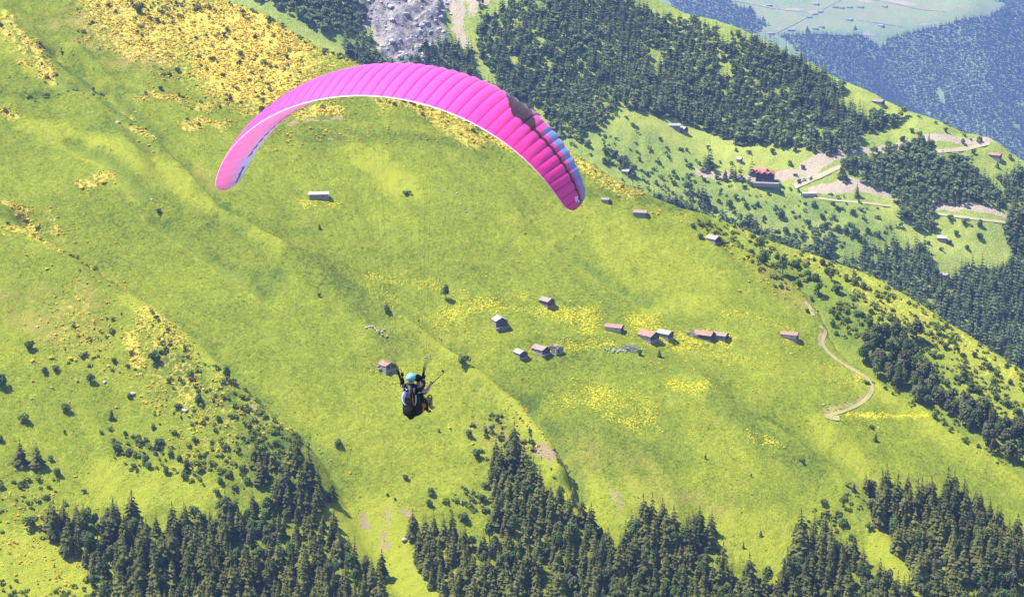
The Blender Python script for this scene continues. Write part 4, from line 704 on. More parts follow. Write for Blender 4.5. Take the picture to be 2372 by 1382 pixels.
for px, lb in (([(1722, 538), (1745, 548), (1752, 560), (1747, 572), (1738, 580)], 'upper bend of the dirt track on the crest'), ([(1866, 700), (1876, 712), (1884, 732)], 'short stretch of dirt track by a bush on the crest'), ([(1899, 755), (1912, 768), (1906, 790), (1912, 808), (1930, 826), (1955, 845), (1982, 860), (2004, 874)], 'winding dirt track along the crest'), ([(2004, 872), (2016, 888), (2020, 903), (2012, 918), (1992, 935), (1962, 950), (1930, 960), (1910, 966)], 'hairpin of the dirt track on the right of the meadow')):
    ribbon('dirt_track', hill1, px, 2.3, M_dirt, lb, .32)
ribbon('dirt_track', hill1, [(1910, 964), (1922, 966), (1945, 969)], 4.0, M_dirt, 'wide end of the dirt track at the hairpin', .34)
ribbon('mountain_road', hill2, [(1840, 433), (1862, 424), (1885, 414), (1912, 402), (1938, 390), (1965, 382), (2000, 375), (2030, 371), (2060, 366), (2110, 358), (2160, 352), (2220, 347), (2260, 340), (2292, 332)], 5.6, M_gravel, 'pale gravel road winding right from the lodge to the far spur', .5)
ribbon('mountain_road', hill2, [(1885, 458), (1940, 465), (2000, 470), (2062, 478)], 2.6, M_gravel, 'lower gravel road below its pale cutting', .45)
ribbon('mountain_road', hill2, [(2160, 494), (2220, 502), (2290, 511), (2372, 519)], 3.2, M_gravel, 'lower gravel road going out at the right edge', .45)
for px, lb in (([(1690, 2), (1740, 10), (1800, 22), (1870, 29)], 'upper left road of the far pasture'), ([(1780, 86), (1830, 62), (1880, 36), (1930, 10), (1955, -4)], 'straight track up the far pasture'), ([(1985, -2), (2040, 3), (2085, 12), (2130, 22), (2190, 28)], 'upper right road of the far pasture'), ([(1990, 48), (2040, 55), (2090, 63)], 'middle track of the far pasture'), ([(1885, 82), (1960, 82), (2030, 84)], 'lower track of the far pasture')):
    ribbon('pasture_road', hill3, px, 3.8, M_farroad, lb, 2.2)

# ------------------------------------------------------------------ huts
M_rust = plain('rusty_roof', (.235, .125, .10), .7, 1.2, .35, .5, stretch=(.4, 3, 1)); M_red = plain('red_roof', (.36, .10, .085), .6, 1.5, .2)
M_tin = plain('grey_tin_roof', (.24, .225, .215), .55, 1.4, .25, .4, stretch=(.4, 3, 1)); M_shingle = plain('shingle_roof', (.21, .165, .145), .9, 2.0, .35, .5); M_white = plain('whitewash', (.34, .32, .295), .9, 1.0, .12)
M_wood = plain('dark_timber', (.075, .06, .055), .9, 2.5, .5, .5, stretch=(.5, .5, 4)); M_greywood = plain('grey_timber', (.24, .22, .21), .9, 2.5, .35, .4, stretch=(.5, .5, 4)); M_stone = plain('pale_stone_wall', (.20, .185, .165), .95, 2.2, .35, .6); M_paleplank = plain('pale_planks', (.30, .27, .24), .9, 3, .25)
M_dark = plain('dark_opening', (.012, .012, .014), .8, 1, .2); M_rock = plain('grey_boulder', (.30, .285, .275), .95, 1.5, .3, .6)
def box(V, Fc, c, s):
    b = len(V); V += [(c[0]+s[0]*x/2, c[1]+s[1]*y/2, c[2]+s[2]*z/2) for x in (-1, 1) for y in (-1, 1) for z in (-1, 1)]
    Fc += [(b, b+1, b+3, b+2), (b+4, b+6, b+7, b+5), (b, b+4, b+5, b+1), (b+2, b+3, b+7, b+6), (b, b+2, b+6, b+4), (b+1, b+5, b+7, b+3)]
def boxes(name, lst, material, parent, label=None):
    V, Fc = [], []
    for c, s in lst: box(V, Fc, c, s)
    return link(name, np_mesh(name, V, np.array(Fc), mats=[material]), parent, label)
def roof_mesh(name, L, W, zw, rise, ov, material, parent, th=.16, sag=0.0):
    """two pitched slabs with thickness, meeting on the ridge"""
    V, Fc = [], []; n = 7; hw = W/2+ov; ze = zw-ov*rise/(W/2)
    for i in range(n+1):
        x = -(L/2+ov)+(L+2*ov)*i/n; d = -sag*math.sin(math.pi*i/n)
        V += [(x, -hw, ze+d*.4), (x, 0, zw+rise+d), (x, hw, ze+d*.4), (x, -hw, ze+th+d*.4), (x, 0, zw+rise+th+d), (x, hw, ze+th+d*.4)]
    for i in range(n):
        a, b = i*6, i*6+6
        for p, q in ((0, 1), (1, 2)): Fc += [(a+p, b+p, b+q, a+q), (a+3+p, a+3+q, b+3+q, b+3+p)]
        Fc += [(a, a+3, b+3, b), (a+2, b+2, b+5, a+5)]
    for a in (0, n*6): Fc += [(a, a+1, a+4, a+3), (a+1, a+2, a+5, a+4)]
    return link(name, np_mesh(name, V, np.array(Fc), mats=[material]), parent)
def hut(label, u, v, L, W, ang, roof=None, wall=None, gable=None, hw=2.3, rise=1.5, land=None, ov=.45, detail=True, balcony=False, sag=.15, roofs=True, group=None, name='mountain_hut', found=True):
    land = land or hill1; p = land.at(u, v); roof, wall, gable = roof or M_rust, wall or M_stone, gable or M_wood  # timber gable against pale long wall; its light-and-shade contrast is partly in the colours
    t = link(name, None, None, label, 'hut', group, loc=p+np.array([0, 0, -.15]), rz=R(ang))
    th = .25
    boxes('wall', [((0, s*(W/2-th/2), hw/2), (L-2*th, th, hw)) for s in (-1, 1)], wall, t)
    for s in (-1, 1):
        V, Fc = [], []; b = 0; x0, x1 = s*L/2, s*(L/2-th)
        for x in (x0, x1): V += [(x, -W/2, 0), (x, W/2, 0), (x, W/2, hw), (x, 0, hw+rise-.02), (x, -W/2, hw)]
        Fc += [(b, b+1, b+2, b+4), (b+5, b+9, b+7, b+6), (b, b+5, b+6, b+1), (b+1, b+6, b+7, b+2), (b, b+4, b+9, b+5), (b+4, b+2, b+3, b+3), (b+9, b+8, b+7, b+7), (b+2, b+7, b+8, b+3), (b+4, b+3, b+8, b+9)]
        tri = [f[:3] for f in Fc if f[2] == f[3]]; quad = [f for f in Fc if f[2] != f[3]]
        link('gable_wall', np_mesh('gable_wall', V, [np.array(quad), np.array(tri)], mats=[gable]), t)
    if found: boxes('foundation', [((0, 0, -2.2), (L-.06, W-.06, 4.38))], M_stone, t)
    if roofs: roof_mesh('roof', L, W, hw+.02, rise, ov, roof, t, sag=sag)
    if detail:
        d = boxes('door', [((L/2+.04, -W*.18, .95), (.06, .95, 1.8))], M_dark, t); boxes('door_frame', [((L/2+.05, -W*.18+s*.53, .95), (.09, .1, 1.9)) for s in (-1, 1)]+[((L/2+.05, -W*.18, 1.93), (.09, 1.16, .1))], M_greywood, d)
        w = boxes('window', [((L/2+.04, W*.22, 1.35), (.06, .7, .7))], M_dark, t); boxes('window_frame', [((L/2+.06, W*.22, 1.35+s*.39), (.08, .86, .08)) for s in (-1, 1)], M_greywood, w)
        boxes('window', [((s*L*.2, -W/2-.03, 1.4), (.7, .05, .6)) for s in (1,)], M_dark, t)
    if balcony:
        k = boxes('balcony', [((L/2+.75, 0, .02), (1.4, W+.2, .12))]+[((L/2+1.35, y, -1.1), (.12, .12, 2.2)) for y in (-W/2+.1, 0, W/2-.1)], M_greywood, t)
        boxes('railing', [((L/2+1.42, 0, z), (.07, W+.2, .12)) for z in (.45, .85)]+[((L/2+1.42, y, .5), (.09, .09, .9)) for y in np.linspace(-W/2, W/2, 5)], M_paleplank, k)
    return t
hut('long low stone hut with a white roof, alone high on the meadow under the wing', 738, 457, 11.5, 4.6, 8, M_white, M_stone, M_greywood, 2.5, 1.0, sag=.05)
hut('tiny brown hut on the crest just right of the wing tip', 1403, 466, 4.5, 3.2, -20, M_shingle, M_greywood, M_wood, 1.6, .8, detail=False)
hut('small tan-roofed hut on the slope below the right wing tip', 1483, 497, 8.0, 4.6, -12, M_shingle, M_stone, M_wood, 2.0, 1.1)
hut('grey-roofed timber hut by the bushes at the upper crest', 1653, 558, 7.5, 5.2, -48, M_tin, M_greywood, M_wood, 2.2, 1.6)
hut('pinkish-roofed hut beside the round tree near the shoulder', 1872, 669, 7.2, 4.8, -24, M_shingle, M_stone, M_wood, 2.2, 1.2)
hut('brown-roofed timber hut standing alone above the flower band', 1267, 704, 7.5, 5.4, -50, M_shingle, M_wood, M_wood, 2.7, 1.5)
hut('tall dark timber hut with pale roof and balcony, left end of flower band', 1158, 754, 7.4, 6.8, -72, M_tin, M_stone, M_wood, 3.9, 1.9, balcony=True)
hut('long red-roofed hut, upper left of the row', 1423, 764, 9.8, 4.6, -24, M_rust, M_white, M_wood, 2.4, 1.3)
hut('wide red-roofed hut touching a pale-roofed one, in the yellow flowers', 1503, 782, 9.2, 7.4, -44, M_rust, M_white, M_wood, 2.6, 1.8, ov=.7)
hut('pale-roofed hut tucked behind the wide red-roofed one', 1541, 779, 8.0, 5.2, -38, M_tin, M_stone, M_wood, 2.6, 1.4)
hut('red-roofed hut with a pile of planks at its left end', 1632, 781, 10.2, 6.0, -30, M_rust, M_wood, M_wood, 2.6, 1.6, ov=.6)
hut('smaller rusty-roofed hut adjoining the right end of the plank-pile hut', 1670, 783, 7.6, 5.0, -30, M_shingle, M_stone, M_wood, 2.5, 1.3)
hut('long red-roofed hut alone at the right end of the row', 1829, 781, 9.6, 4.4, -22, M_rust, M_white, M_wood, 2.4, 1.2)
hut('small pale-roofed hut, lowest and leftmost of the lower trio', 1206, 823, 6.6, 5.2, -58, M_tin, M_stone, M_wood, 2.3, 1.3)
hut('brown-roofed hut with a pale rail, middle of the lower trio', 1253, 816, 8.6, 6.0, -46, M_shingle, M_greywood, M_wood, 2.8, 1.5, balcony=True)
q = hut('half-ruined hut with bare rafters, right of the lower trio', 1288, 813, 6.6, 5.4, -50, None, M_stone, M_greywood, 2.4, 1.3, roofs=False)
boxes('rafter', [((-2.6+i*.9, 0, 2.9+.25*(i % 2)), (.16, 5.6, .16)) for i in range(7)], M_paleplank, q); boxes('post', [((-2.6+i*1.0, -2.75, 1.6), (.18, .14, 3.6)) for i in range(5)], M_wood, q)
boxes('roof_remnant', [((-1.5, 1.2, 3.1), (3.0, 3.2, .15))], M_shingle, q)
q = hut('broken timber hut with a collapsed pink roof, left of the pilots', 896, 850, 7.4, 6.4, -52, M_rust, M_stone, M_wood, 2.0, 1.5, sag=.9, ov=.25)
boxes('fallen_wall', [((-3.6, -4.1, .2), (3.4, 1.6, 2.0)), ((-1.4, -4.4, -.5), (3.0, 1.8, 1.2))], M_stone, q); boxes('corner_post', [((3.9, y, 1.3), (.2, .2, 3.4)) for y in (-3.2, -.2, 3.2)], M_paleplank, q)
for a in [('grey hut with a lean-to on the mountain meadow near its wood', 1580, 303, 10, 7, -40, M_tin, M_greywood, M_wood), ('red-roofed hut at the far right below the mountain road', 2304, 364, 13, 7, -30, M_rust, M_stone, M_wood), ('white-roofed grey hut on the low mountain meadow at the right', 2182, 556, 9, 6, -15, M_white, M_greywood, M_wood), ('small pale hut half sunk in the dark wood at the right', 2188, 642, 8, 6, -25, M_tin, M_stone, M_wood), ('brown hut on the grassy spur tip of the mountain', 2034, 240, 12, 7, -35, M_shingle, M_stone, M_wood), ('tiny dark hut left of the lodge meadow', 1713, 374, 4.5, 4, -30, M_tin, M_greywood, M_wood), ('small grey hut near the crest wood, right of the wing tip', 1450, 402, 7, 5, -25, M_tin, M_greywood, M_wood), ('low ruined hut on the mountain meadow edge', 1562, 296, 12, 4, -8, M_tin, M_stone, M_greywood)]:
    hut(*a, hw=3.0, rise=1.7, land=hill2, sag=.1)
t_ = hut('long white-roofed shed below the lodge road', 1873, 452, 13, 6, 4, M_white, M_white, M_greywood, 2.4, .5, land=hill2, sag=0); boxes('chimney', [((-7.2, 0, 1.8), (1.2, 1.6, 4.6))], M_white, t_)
for (u_, v_, L_, an_) in [(1890, 11, 16, -30), (1935, 18, 15, -10), (1950, 20, 13, -20), (1968, 18, 15, -15), (1993, 18, 17, -25), (2049, 17, 15, -35), (1901, 29, 14, 10), (1889, 34, 13, 5), (1875, 41, 15, 10), (1968, 47, 15, -30), (2041, 61, 16, -40), (1833, 71, 18, 0), (1888, 68, 16, -20), (1903, 64, 14, -35), (1786, 79, 15, -10), (1782, 14, 14, -20)]:
    hut('small dark-roofed hut on the far pasture at the top right', u_, v_, L_*1.45, L_*.8, an_, M_shingle if rg.random() < .6 else M_tin, M_greywood, M_wood, 4.6, 3.2, hill3, detail=False, group='huts scattered over the far pasture')

# the lodge with its upper house and terrace
p = hill2.at(1772, 419); lo = link('mountain_lodge', None, None, 'big dark timber lodge with red roofs, three storeys high, on the mountain road', 'lodge', loc=p+np.array([0, 0, .2]), rz=R(-14))
boxes('wall', [((0, 0, 3.9), (17.6, 10, 7.8)), ((0, 0, -2.5), (17.4, 9.8, 4.96))], M_wood, lo)
for i, x in enumerate((-5.9, 0.0, 5.9)):
    V = [(x-2.7, -5.55, 7.8), (x+2.7, -5.55, 7.8), (x, -5.55, 9.9), (x-2.7, -5.0, 7.8), (x+2.7, -5.0, 7.8), (x, -5.0, 9.9)]
    link('gable', np_mesh('gable', V, [np.array([[0, 3, 5, 2], [1, 2, 5, 4], [0, 1, 4, 3]]), np.array([[0, 2, 1], [3, 4, 5]])], mats=[M_wood]), lo)
    r_ = roof_mesh('roof', 11.4, 5.6, 7.82, 2.2, .3, M_red, lo); r_.rotation_euler = (0, 0, R(-90)); r_.location = (x, -.2, 0)
for fl in range(3):
    for i in range(6):
        w = boxes('window', [((-7.2+i*2.88, -5.04, 1.5+fl*2.5), (1.3, .08, 1.3))], M_dark, lo); boxes('window_frame', [((-7.2+i*2.88, -5.07, 1.5+fl*2.5+s*.72), (1.6, .08, .14)) for s in (-1, 1)], M_greywood, w)
boxes('balcony', [((0, -5.7, 2.7+2.5*k), (17.6, 1.3, .15)) for k in range(2)], M_wood, lo); boxes('red_panel', [((-8.84, .5, 4.5), (.06, 6, 2.2))], M_red, lo)
te = boxes('terrace', [((2.5, -9.5, -.3), (26, 7.6, .6)), ((2.5, -9.7, -2.1), (25.6, 7.0, 2.98))], M_greywood, lo)
boxes('railing', [((2.5, -13.2, z), (26, .12, .14)) for z in (.6, 1.15)]+[((-10.5+i*2.6, -13.2, .6), (.16, .16, 1.2)) for i in range(11)], M_white, te); boxes('post', [((-.5, -12.8, 2.0), (.2, .2, 4.4)), ((15.3, -12.9, .9), (.4, .4, 3.4))], M_white, te)
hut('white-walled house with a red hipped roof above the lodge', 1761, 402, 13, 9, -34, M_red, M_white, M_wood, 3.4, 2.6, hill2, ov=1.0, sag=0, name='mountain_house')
# parked cars by the road
def car(u, v, rz, label):
    p = hill2.at(u, v); t = link('parked_car', None, None, label, 'car', loc=p+np.array([0, 0, 1.3]), rz=R(rz))
    V, Fc = [], []; prof = [(-2.2, .35), (-2.25, .85), (-1.6, 1.0), (-1.0, 1.5), (.6, 1.52), (1.2, 1.02), (2.1, .88), (2.2, .4)]
    for y in (-.85, .85): V += [(x, y, z) for x, z in prof]
    n = 8
    for i in range(n): Fc.append((i, (i+1) % n, n+(i+1) % n, n+i))
    m = bpy.data.meshes.new('body'); m.from_pydata(V, [], Fc+[tuple(range(n-1, -1, -1)), tuple(range(n, 2*n))]); m.materials.append(M_white); link('body', m, t)
    boxes('window', [((-.2, s*.865, 1.24), (1.5, .02, .36)) for s in (-1, 1)], M_dark, t)
    for x in (-1.35, 1.35):
        for y in (-.8, .8):
            a = np.linspace(0, 6.283, 12, endpoint=False); W_ = np.concatenate([np.c_[x+.34*np.cos(a), np.full(12, y+s*.12), .34+.34*np.sin(a)] for s in (-1, 1)])
            mm = bpy.data.meshes.new('wheel'); mm.from_pydata(W_.tolist(), [], [(k, (k+1) % 12, 12+(k+1) % 12, 12+k) for k in range(12)]+[tuple(range(11, -1, -1)), tuple(range(12, 24))]); mm.materials.append(M_dark); link('wheel', mm, t)
car(1862, 419, 12, 'white parked car, left of two on the pale ground right of the lodge'); car(1877, 415, 30, 'white parked car, right of two on the pale ground right of the lodge')

# boulders and heaps of stones
def rock_shape(seed, flat=.7):
    import bmesh
    bm = bmesh.new(); bmesh.ops.create_icosphere(bm, subdivisions=2, radius=1); g = np.random.default_rng(seed)
    ax = [(g.normal(size=3), g.uniform(.5, .95)) for _ in range(9)]
    for vt in bm.verts:
        c = np.array(vt.co)
        for a, q in ax:
            a = a/np.linalg.norm(a); d = c@a
            if d > q: c = c-a*(d-q)
        c[2] *= flat; vt.co = c
    V = np.array([v.co[:] for v in bm.verts]); T = np.array([[v.index for v in f.verts] for f in bm.faces]); bm.free(); return V, T
RK = [rock_shape(i) for i in range(4)]; rk_me = [np_mesh('boulder', a, b, mats=[M_rock]) for a, b in RK]
for (u_, v_, s_, lb) in [(860, 757, 1.6, 'pale boulder among white stones left of the pilots, upper one'), (875, 766, 1.3, 'pale boulder among white stones left of the pilots, lower one'), (1027, 444, .8, 'small white stone above others under the wing'), (1066, 474, 1.0, 'white stone at the top of a short line under the wing'), (1080, 490, 1.1, 'white stone at the lower end of a short line under the wing'), (1058, 447, .8, 'white stone right of the small one under the wing'), (352, 462, 1.1, 'white stone above the dark bush left of the wing tip'), (86, 757, 1.3, 'pale stone on the grass above the round bush at the left'), (938, 1249, 2.0, 'white boulder in the grass lane by the middle wood'), (308, 912, 2.2, 'grey boulder standing on the left spur'), (272, 284, 2.0, 'grey boulder on the slope at the upper left'), (1908, 937, 1.2, 'pale stone above the hairpin'), (430, 950, 2.4, 'grey crag block on the shaded rib of the left spur'), (985, 828, .9, 'whitish stone above the right riser'), (243, 885, 1.6, 'low grey rock right of the wedge-shaped bush'), (1140, 1150, .9, 'pale stone by the middle wood')]:
    p = hill1.at(u_, v_); o = link('boulder', rk_me[rg.integers(4)], None, lb, 'boulder', loc=p+np.array([0, 0, .1])); o.scale = (s_, s_*.8, s_*.8); o.rotation_euler = (0, 0, rg.uniform(0, 6))
def heap(name, label, u, v, wx, wy, n, smax, material, plank=False):
    p = hill1.at(u, v); g = np.random.default_rng(int(u)); V, Fc = [], []; Vb, Fb = [], []
    for i in range(n):
        x, y = g.normal(0, wx*.4), g.normal(0, wy*.4); z = float(hill1.z(p[0]+x, p[1]+y)-p[2])
        if plank:
            a = g.uniform(-.6, .6); L = g.uniform(2, 4); b = len(Vb); box(Vb, Fb, (0, 0, 0), (L, .22, .07))
            for k in range(b, b+8):
                q = Vb[k]; Vb[k] = (x+q[0]*math.cos(a)-q[1]*math.sin(a), y+q[0]*math.sin(a)+q[1]*math.cos(a), z+q[2]+.4+g.uniform(0, .8)+q[0]*g.uniform(-.1, .1))
        else:
            s = g.uniform(.35, 1)*smax; RV, RT = RK[g.integers(4)]; b = len(V); V += (RV*s+np.array([x, y, z+.5*s])).tolist(); Fc += (RT+b).tolist()
    return link(name, np_mesh(name, Vb if plank else V, np.array(Fb if plank else Fc), mats=[material]), None, label, 'heap', loc=p)
M_heap = plain('heap_stone', (.33, .31, .29), .95, 1.5, .25, .4)
heap('stone_heap', 'flat heap of white stones right of the lower trio of huts', 1430, 813, 9, 2.6, 40, .7, M_heap); heap('plank_heap', 'tumbled grey planks of a fallen hut beside the flat stone heap', 1462, 808, 6, 3, 34, .5, M_paleplank, True)
heap('plank_heap', 'pile of pale planks at the left end of a red-roofed hut', 1603, 776, 5, 2.4, 30, .5, M_paleplank, True); heap('stone_heap', 'scatter of white stones left of the pilots', 866, 762, 8, 4, 22, .8, M_heap); heap('stone_heap', 'low stones at the foot of the red-roofed plank-pile hut', 1622, 783, 5, 1.6, 14, .5, M_heap)

pr, wr_ = scatter(hill2, 'rock', .045, 91, clump=14, thr=.40, Bmax=50, vrange=(-80, 230))
g_ = np.random.default_rng(93); sz = g_.uniform(.8, 2.4, len(pr))*g_.choice([.7, 1, 1, 1.9], len(pr))
link('cliff_rubble', forest_mesh('cliff_rubble', RK, pr, np.stack([sz, sz*g_.uniform(.7, 1.3, len(pr))], -1), g_.uniform(0, 6.28, len(pr)), g_.integers(0, 4, len(pr)), g_.random(len(pr)), plain('cliff_stone', (.33, .30, .33), .95, .3, .45, .5)), label='broken grey rock and boulders covering the cliff', kind='stuff')
# ------------------------------------------------------------------ the paraglider
WP = [922.77, 185.55, .3592, .3006, .0696, 5.7406, 3.57, 3.2265, .36, .2763, .2084, 1.335, -.0532]
def to_world(p):
    p = np.asarray(p, float); return p[..., 0:1]*np.array([1., 0, 0])+p[..., 1:2]*UPV+p[..., 2:3]*FWD
DW = 70.0
class Wing:
    def __init__(s, P):
        s.P = P; px, py, yaw, pit, rol = P[:5]
        cyw, syw, cp, sp = math.cos(yaw), math.sin(yaw), math.cos(pit), math.sin(pit)
        s.H = np.array([syw*cp, sp, cyw*cp]); R0 = np.array([cyw, 0, -syw]); U0 = np.cross(s.H, R0)
        if U0[1] < 0: U0 = -U0
        s.L = R0*math.cos(rol)-U0*math.sin(rol); s.U = R0*math.sin(rol)+U0*math.cos(rol)
        s.O = np.array([(px-W0/2)/F*DW, (H0/2-py)/F*DW, DW])
    def point(s, sp, x, side, extra=0.0):
        """sp span -1..1, x chord 0 (nose) .. 1 (trailing edge), side +1 upper, -1 lower; extra metres off the cloth"""
        a, b, c0, tip, sw, th, Th, tw = s.P[5:]
        sp, x = np.broadcast_arrays(np.asarray(sp, float), np.asarray(x, float))
        t = sp*Th; X = a*np.sin(t)/math.sin(Th); Z = b*(np.cos(t)-1)/(1-math.cos(Th)); dX = a*np.cos(t)/math.sin(Th); dZ = -b*np.sin(t)/(1-math.cos(Th)); n = np.hypot(dX, dZ)
        N = (-dZ/n)[..., None]*s.L+(dX/n)[..., None]*s.U
        c = c0*(tip+(1-tip)*np.sqrt(np.clip(1-np.abs(sp)**2.2, 0, 1))); off = -sw*np.abs(sp)**2.5
        yt = 5*th*(.2969*np.sqrt(np.clip(x, 0, 1))-.126*x-.3516*x**2+.2843*x**3-.1036*x**4); close = np.sqrt(np.clip((1-np.abs(sp))/.035, 0, 1))
        y = yt*(1.25 if side > 0 else -.45)*close
        cell = sp*NC/2; fr = cell-np.floor(cell)
        bul = (np.sin(np.pi*fr)**.75)*np.clip(yt/th*2.4, 0, 1)*(.062 if side > 0 else .03)*np.clip(c/c0, .3, 1)
        y = y*c + side*(bul*close+extra)
        rd = np.sqrt(1-.80*np.clip((np.abs(sp)-.93)/.07, 0, 1)**2.2); x = .42+(x-.42)*rd; fx = (.3-x)*c; n_ = y+tw*np.abs(sp)**2*fx
        return s.O+X[..., None]*s.L+Z[..., None]*s.U+(fx+off)[..., None]*s.H+n_[..., None]*N
NC = 46
wing = Wing(WP)
nS, nX = NC*8+1, 72
S_ = np.linspace(-1, 1, nS); X_ = np.linspace(0, 1, nX)**1.6
SS, XX = np.meshgrid(S_, X_, indexing='ij')
PINK, DEEP, BLACK, BLUE, LILAC, WHITE, RED = (.84, .085, .45), (.52, .005, .16), (.018, .014, .02), (.12, .24, .58), (.66, .58, .78), (.92, .84, .88), (.22, .004, .05)
def colour(s, x, side):
    col = np.zeros(s.shape+(3,)); a = np.abs(s)
    cell = s*NC/2; fr = cell-np.floor(cell); seam = np.minimum(fr, 1-fr)
    if side > 0:
        k = np.clip((a-.25)/.5, 0, 1)[..., None]; col[:] = np.array(PINK)*(1-k)+np.array((.82, .028, .33))*k  # centre cells paler: glancing sun and sky sheen painted into the pink
        col[seam < .10] = DEEP  # rib seams: stitched overlap, with the valley shade between cells put into the colour
        ac = (np.floor(a*NC/2)+.5)/(NC/2)
        stripe = (x > .47) & (x < .54) & (a > .58)
        wedge = (a > .40+.10*(np.clip(x, 0, 1)/.52)**1.5) & (a < .525+.25*np.clip(x-.1, 0, 1)) & (x < .545)
        col[stripe | wedge] = BLACK
        blue = (a > .635) & (x < .385); col[blue] = BLUE
        col[(a > .985) & (x > .52)] = DEEP
    else:
        col[:] = (.95, .50, .78); col[seam < .05] = (.90, .36, .66)
        col[x < .27] = LILAC; zz = np.abs(fr-.5)*2; xc = .305+.035*(fr-.5)*np.sign(s)
        col[(np.abs(x-xc) < .014+.045*(1-zz)) & (a < .84)] = RED
        col[(a > .83) & (x < .44)] = (.70, .54, .86); col[(a > .83) & (x < .22)] = LILAC
        col[(np.abs(x-.29-.03*(fr-.5)) < .045) & (a > .875) & (a < .975)] = (.03, .03, .10)
    col[x > .991] = WHITE
    return col
g = NG('wing_cloth'); wc = g.attr('cloth').outputs['Color']; co = g.coord()
wr = g.noise(co, 5.5, 3, .6, .4); b_ = g.bump(wr, .35, .05)
pb_ = g.node('ShaderNodeBsdfPrincipled'); g.l.new(wc, pb_.inputs['Base Color']); pb_.inputs['Roughness'].default_value = .42; pb_.inputs['Specular IOR Level'].default_value = .35; g.l.new(b_, pb_.inputs['Normal'])
pb_.inputs['Sheen Weight'].default_value = .25; pb_.inputs['Sheen Roughness'].default_value = .4; pb_.inputs['Sheen Tint'].default_value = (1, .75, 1, 1)
tr_ = g.node('ShaderNodeBsdfTranslucent'); gam_ = g.node('ShaderNodeGamma'); g.l.new(wc, gam_.inputs[0]); gam_.inputs[1].default_value = .42; g.l.new(gam_.outputs[0], tr_.inputs[0]); mx_ = g.node('ShaderNodeMixShader'); mx_.inputs[0].default_value = .46; g.l.new(pb_.outputs[0], mx_.inputs[1]); g.l.new(tr_.outputs[0], mx_.inputs[2]); M_cloth = g.out(mx_.outputs[0])
PIL = np.array([(950-W0/2)/F*DW, (H0/2-878)/F*DW, DW+.55])     # the pilot's helmet, in the air below the wing
OW = to_world(PIL)
pg = link('paraglider', None, None, 'pink paraglider wing with black and blue tips, arched across the middle of the picture', 'paraglider', loc=OW)
for side, nm in ((1, 'upper_surface'), (-1, 'lower_surface')):
    V = to_world(wing.point(SS, XX, side)).reshape(-1, 3)-OW
    i = np.arange(nS*nX).reshape(nS, nX); q = np.stack([i[:-1, :-1], i[1:, :-1], i[1:, 1:], i[:-1, 1:]], -1).reshape(-1, 4)
    if side < 0: q = q[:, ::-1]
    cc = np.concatenate([colour(SS, XX, side).reshape(-1, 3), np.ones((nS*nX, 1))], 1)
    link(nm, np_mesh(nm, V, np.ascontiguousarray(q), {'cloth': ('POINT', 'FLOAT_COLOR', cc)}, True, [M_cloth]), pg)
# white mark on the right tip: two letter shapes laid on the cloth
def stroke(V, Fc, p, q, w):
    p, q = np.array(p, float), np.array(q, float); d = (q-p)/np.linalg.norm(q-p); n = np.array([-d[1], d[0]])*w/2; b = len(V)
    for t in np.linspace(0, 1, 5):
        for s in (-1, 1): V.append(p+(q-p)*t+n*s)
    Fc += [(b+2*k, b+2*k+1, b+2*k+3, b+2*k+2) for k in range(4)]
V, Fc = [], []
for p, q in (((0, 0), (0, 1)), ((0, 1), (.45, .95)), ((.45, .95), (.5, .6)), ((.5, .6), (0, .45)), ((.8, 0), (.8, 1)), ((.8, .5), (1.35, 1)), ((.8, .5), (1.4, 0))): stroke(V, Fc, p, q, .2)
V = np.array(V); sp_ = .972-.03*V[:, 1]; xx_ = .66-.075*V[:, 0]
M_mark = plain('white_print', (.9, .88, .9), .6, 5, .05)
link('tip_mark', np_mesh('tip_mark', to_world(wing.point(sp_, xx_, 1, .012))-OW, np.array(Fc), mats=[M_mark]), pg)

# the flyers hang in their own frame: x to their right, y ahead, z up, origin at the pilot's helmet
YAW = R(-32)
cF, sF = math.cos(YAW), math.sin(YAW)
def fl(p): p = np.asarray(p, float); return np.stack([p[..., 0]*cF-p[..., 1]*sF, p[..., 0]*sF+p[..., 1]*cF, p[..., 2]], -1)
M_black = plain('black_nylon', (.012, .012, .013), .75, 12, .4, .3); M_line = plain('thin_line', (.20, .19, .17), .8, 5, .2); M_metal = plain('steel', (.5, .5, .52), .35, 8, .1, metal=.9)
def tube(V, Fc, P, r, n=5):
    P = np.array(P, float); r = np.broadcast_to(r, (len(P),)); T = np.gradient(P, axis=0); b = len(V)
    for k in range(len(P)):
        t = T[k]/(np.linalg.norm(T[k])+1e-9); u_ = np.cross(t, (0, 0, 1) if abs(t[2]) < .9 else (1, 0, 0)); u_ /= np.linalg.norm(u_); w_ = np.cross(t, u_)
        for j in range(n): a = 6.283*j/n; V.append(P[k]+r[k]*(u_*math.cos(a)+w_*math.sin(a)))
    for k in range(len(P)-1):
        for j in range(n): Fc.append((b+k*n+j, b+k*n+(j+1) % n, b+(k+1)*n+(j+1) % n, b+(k+1)*n+j))
def tubes(name, lst, material, parent, n=5, label=None):
    V, Fc = [], []
    for P, r in lst: tube(V, Fc, P, r, n)
    return link(name, np_mesh(name, V, np.array(Fc), None, True, [material]), parent, label)
def view_pt(r, u, d): # right, up, away from the helmet as seen along the sight line -> offset from OW
    return r*np.array([1., 0, 0])+u*UPV+d*FWD
rt = {-1: view_pt(-.46, .44, -.05), 1: view_pt(.42, .36, .25)}; rb = {-1: view_pt(-.26, -.20, -.02), 1: view_pt(.31, -.12, .22)}
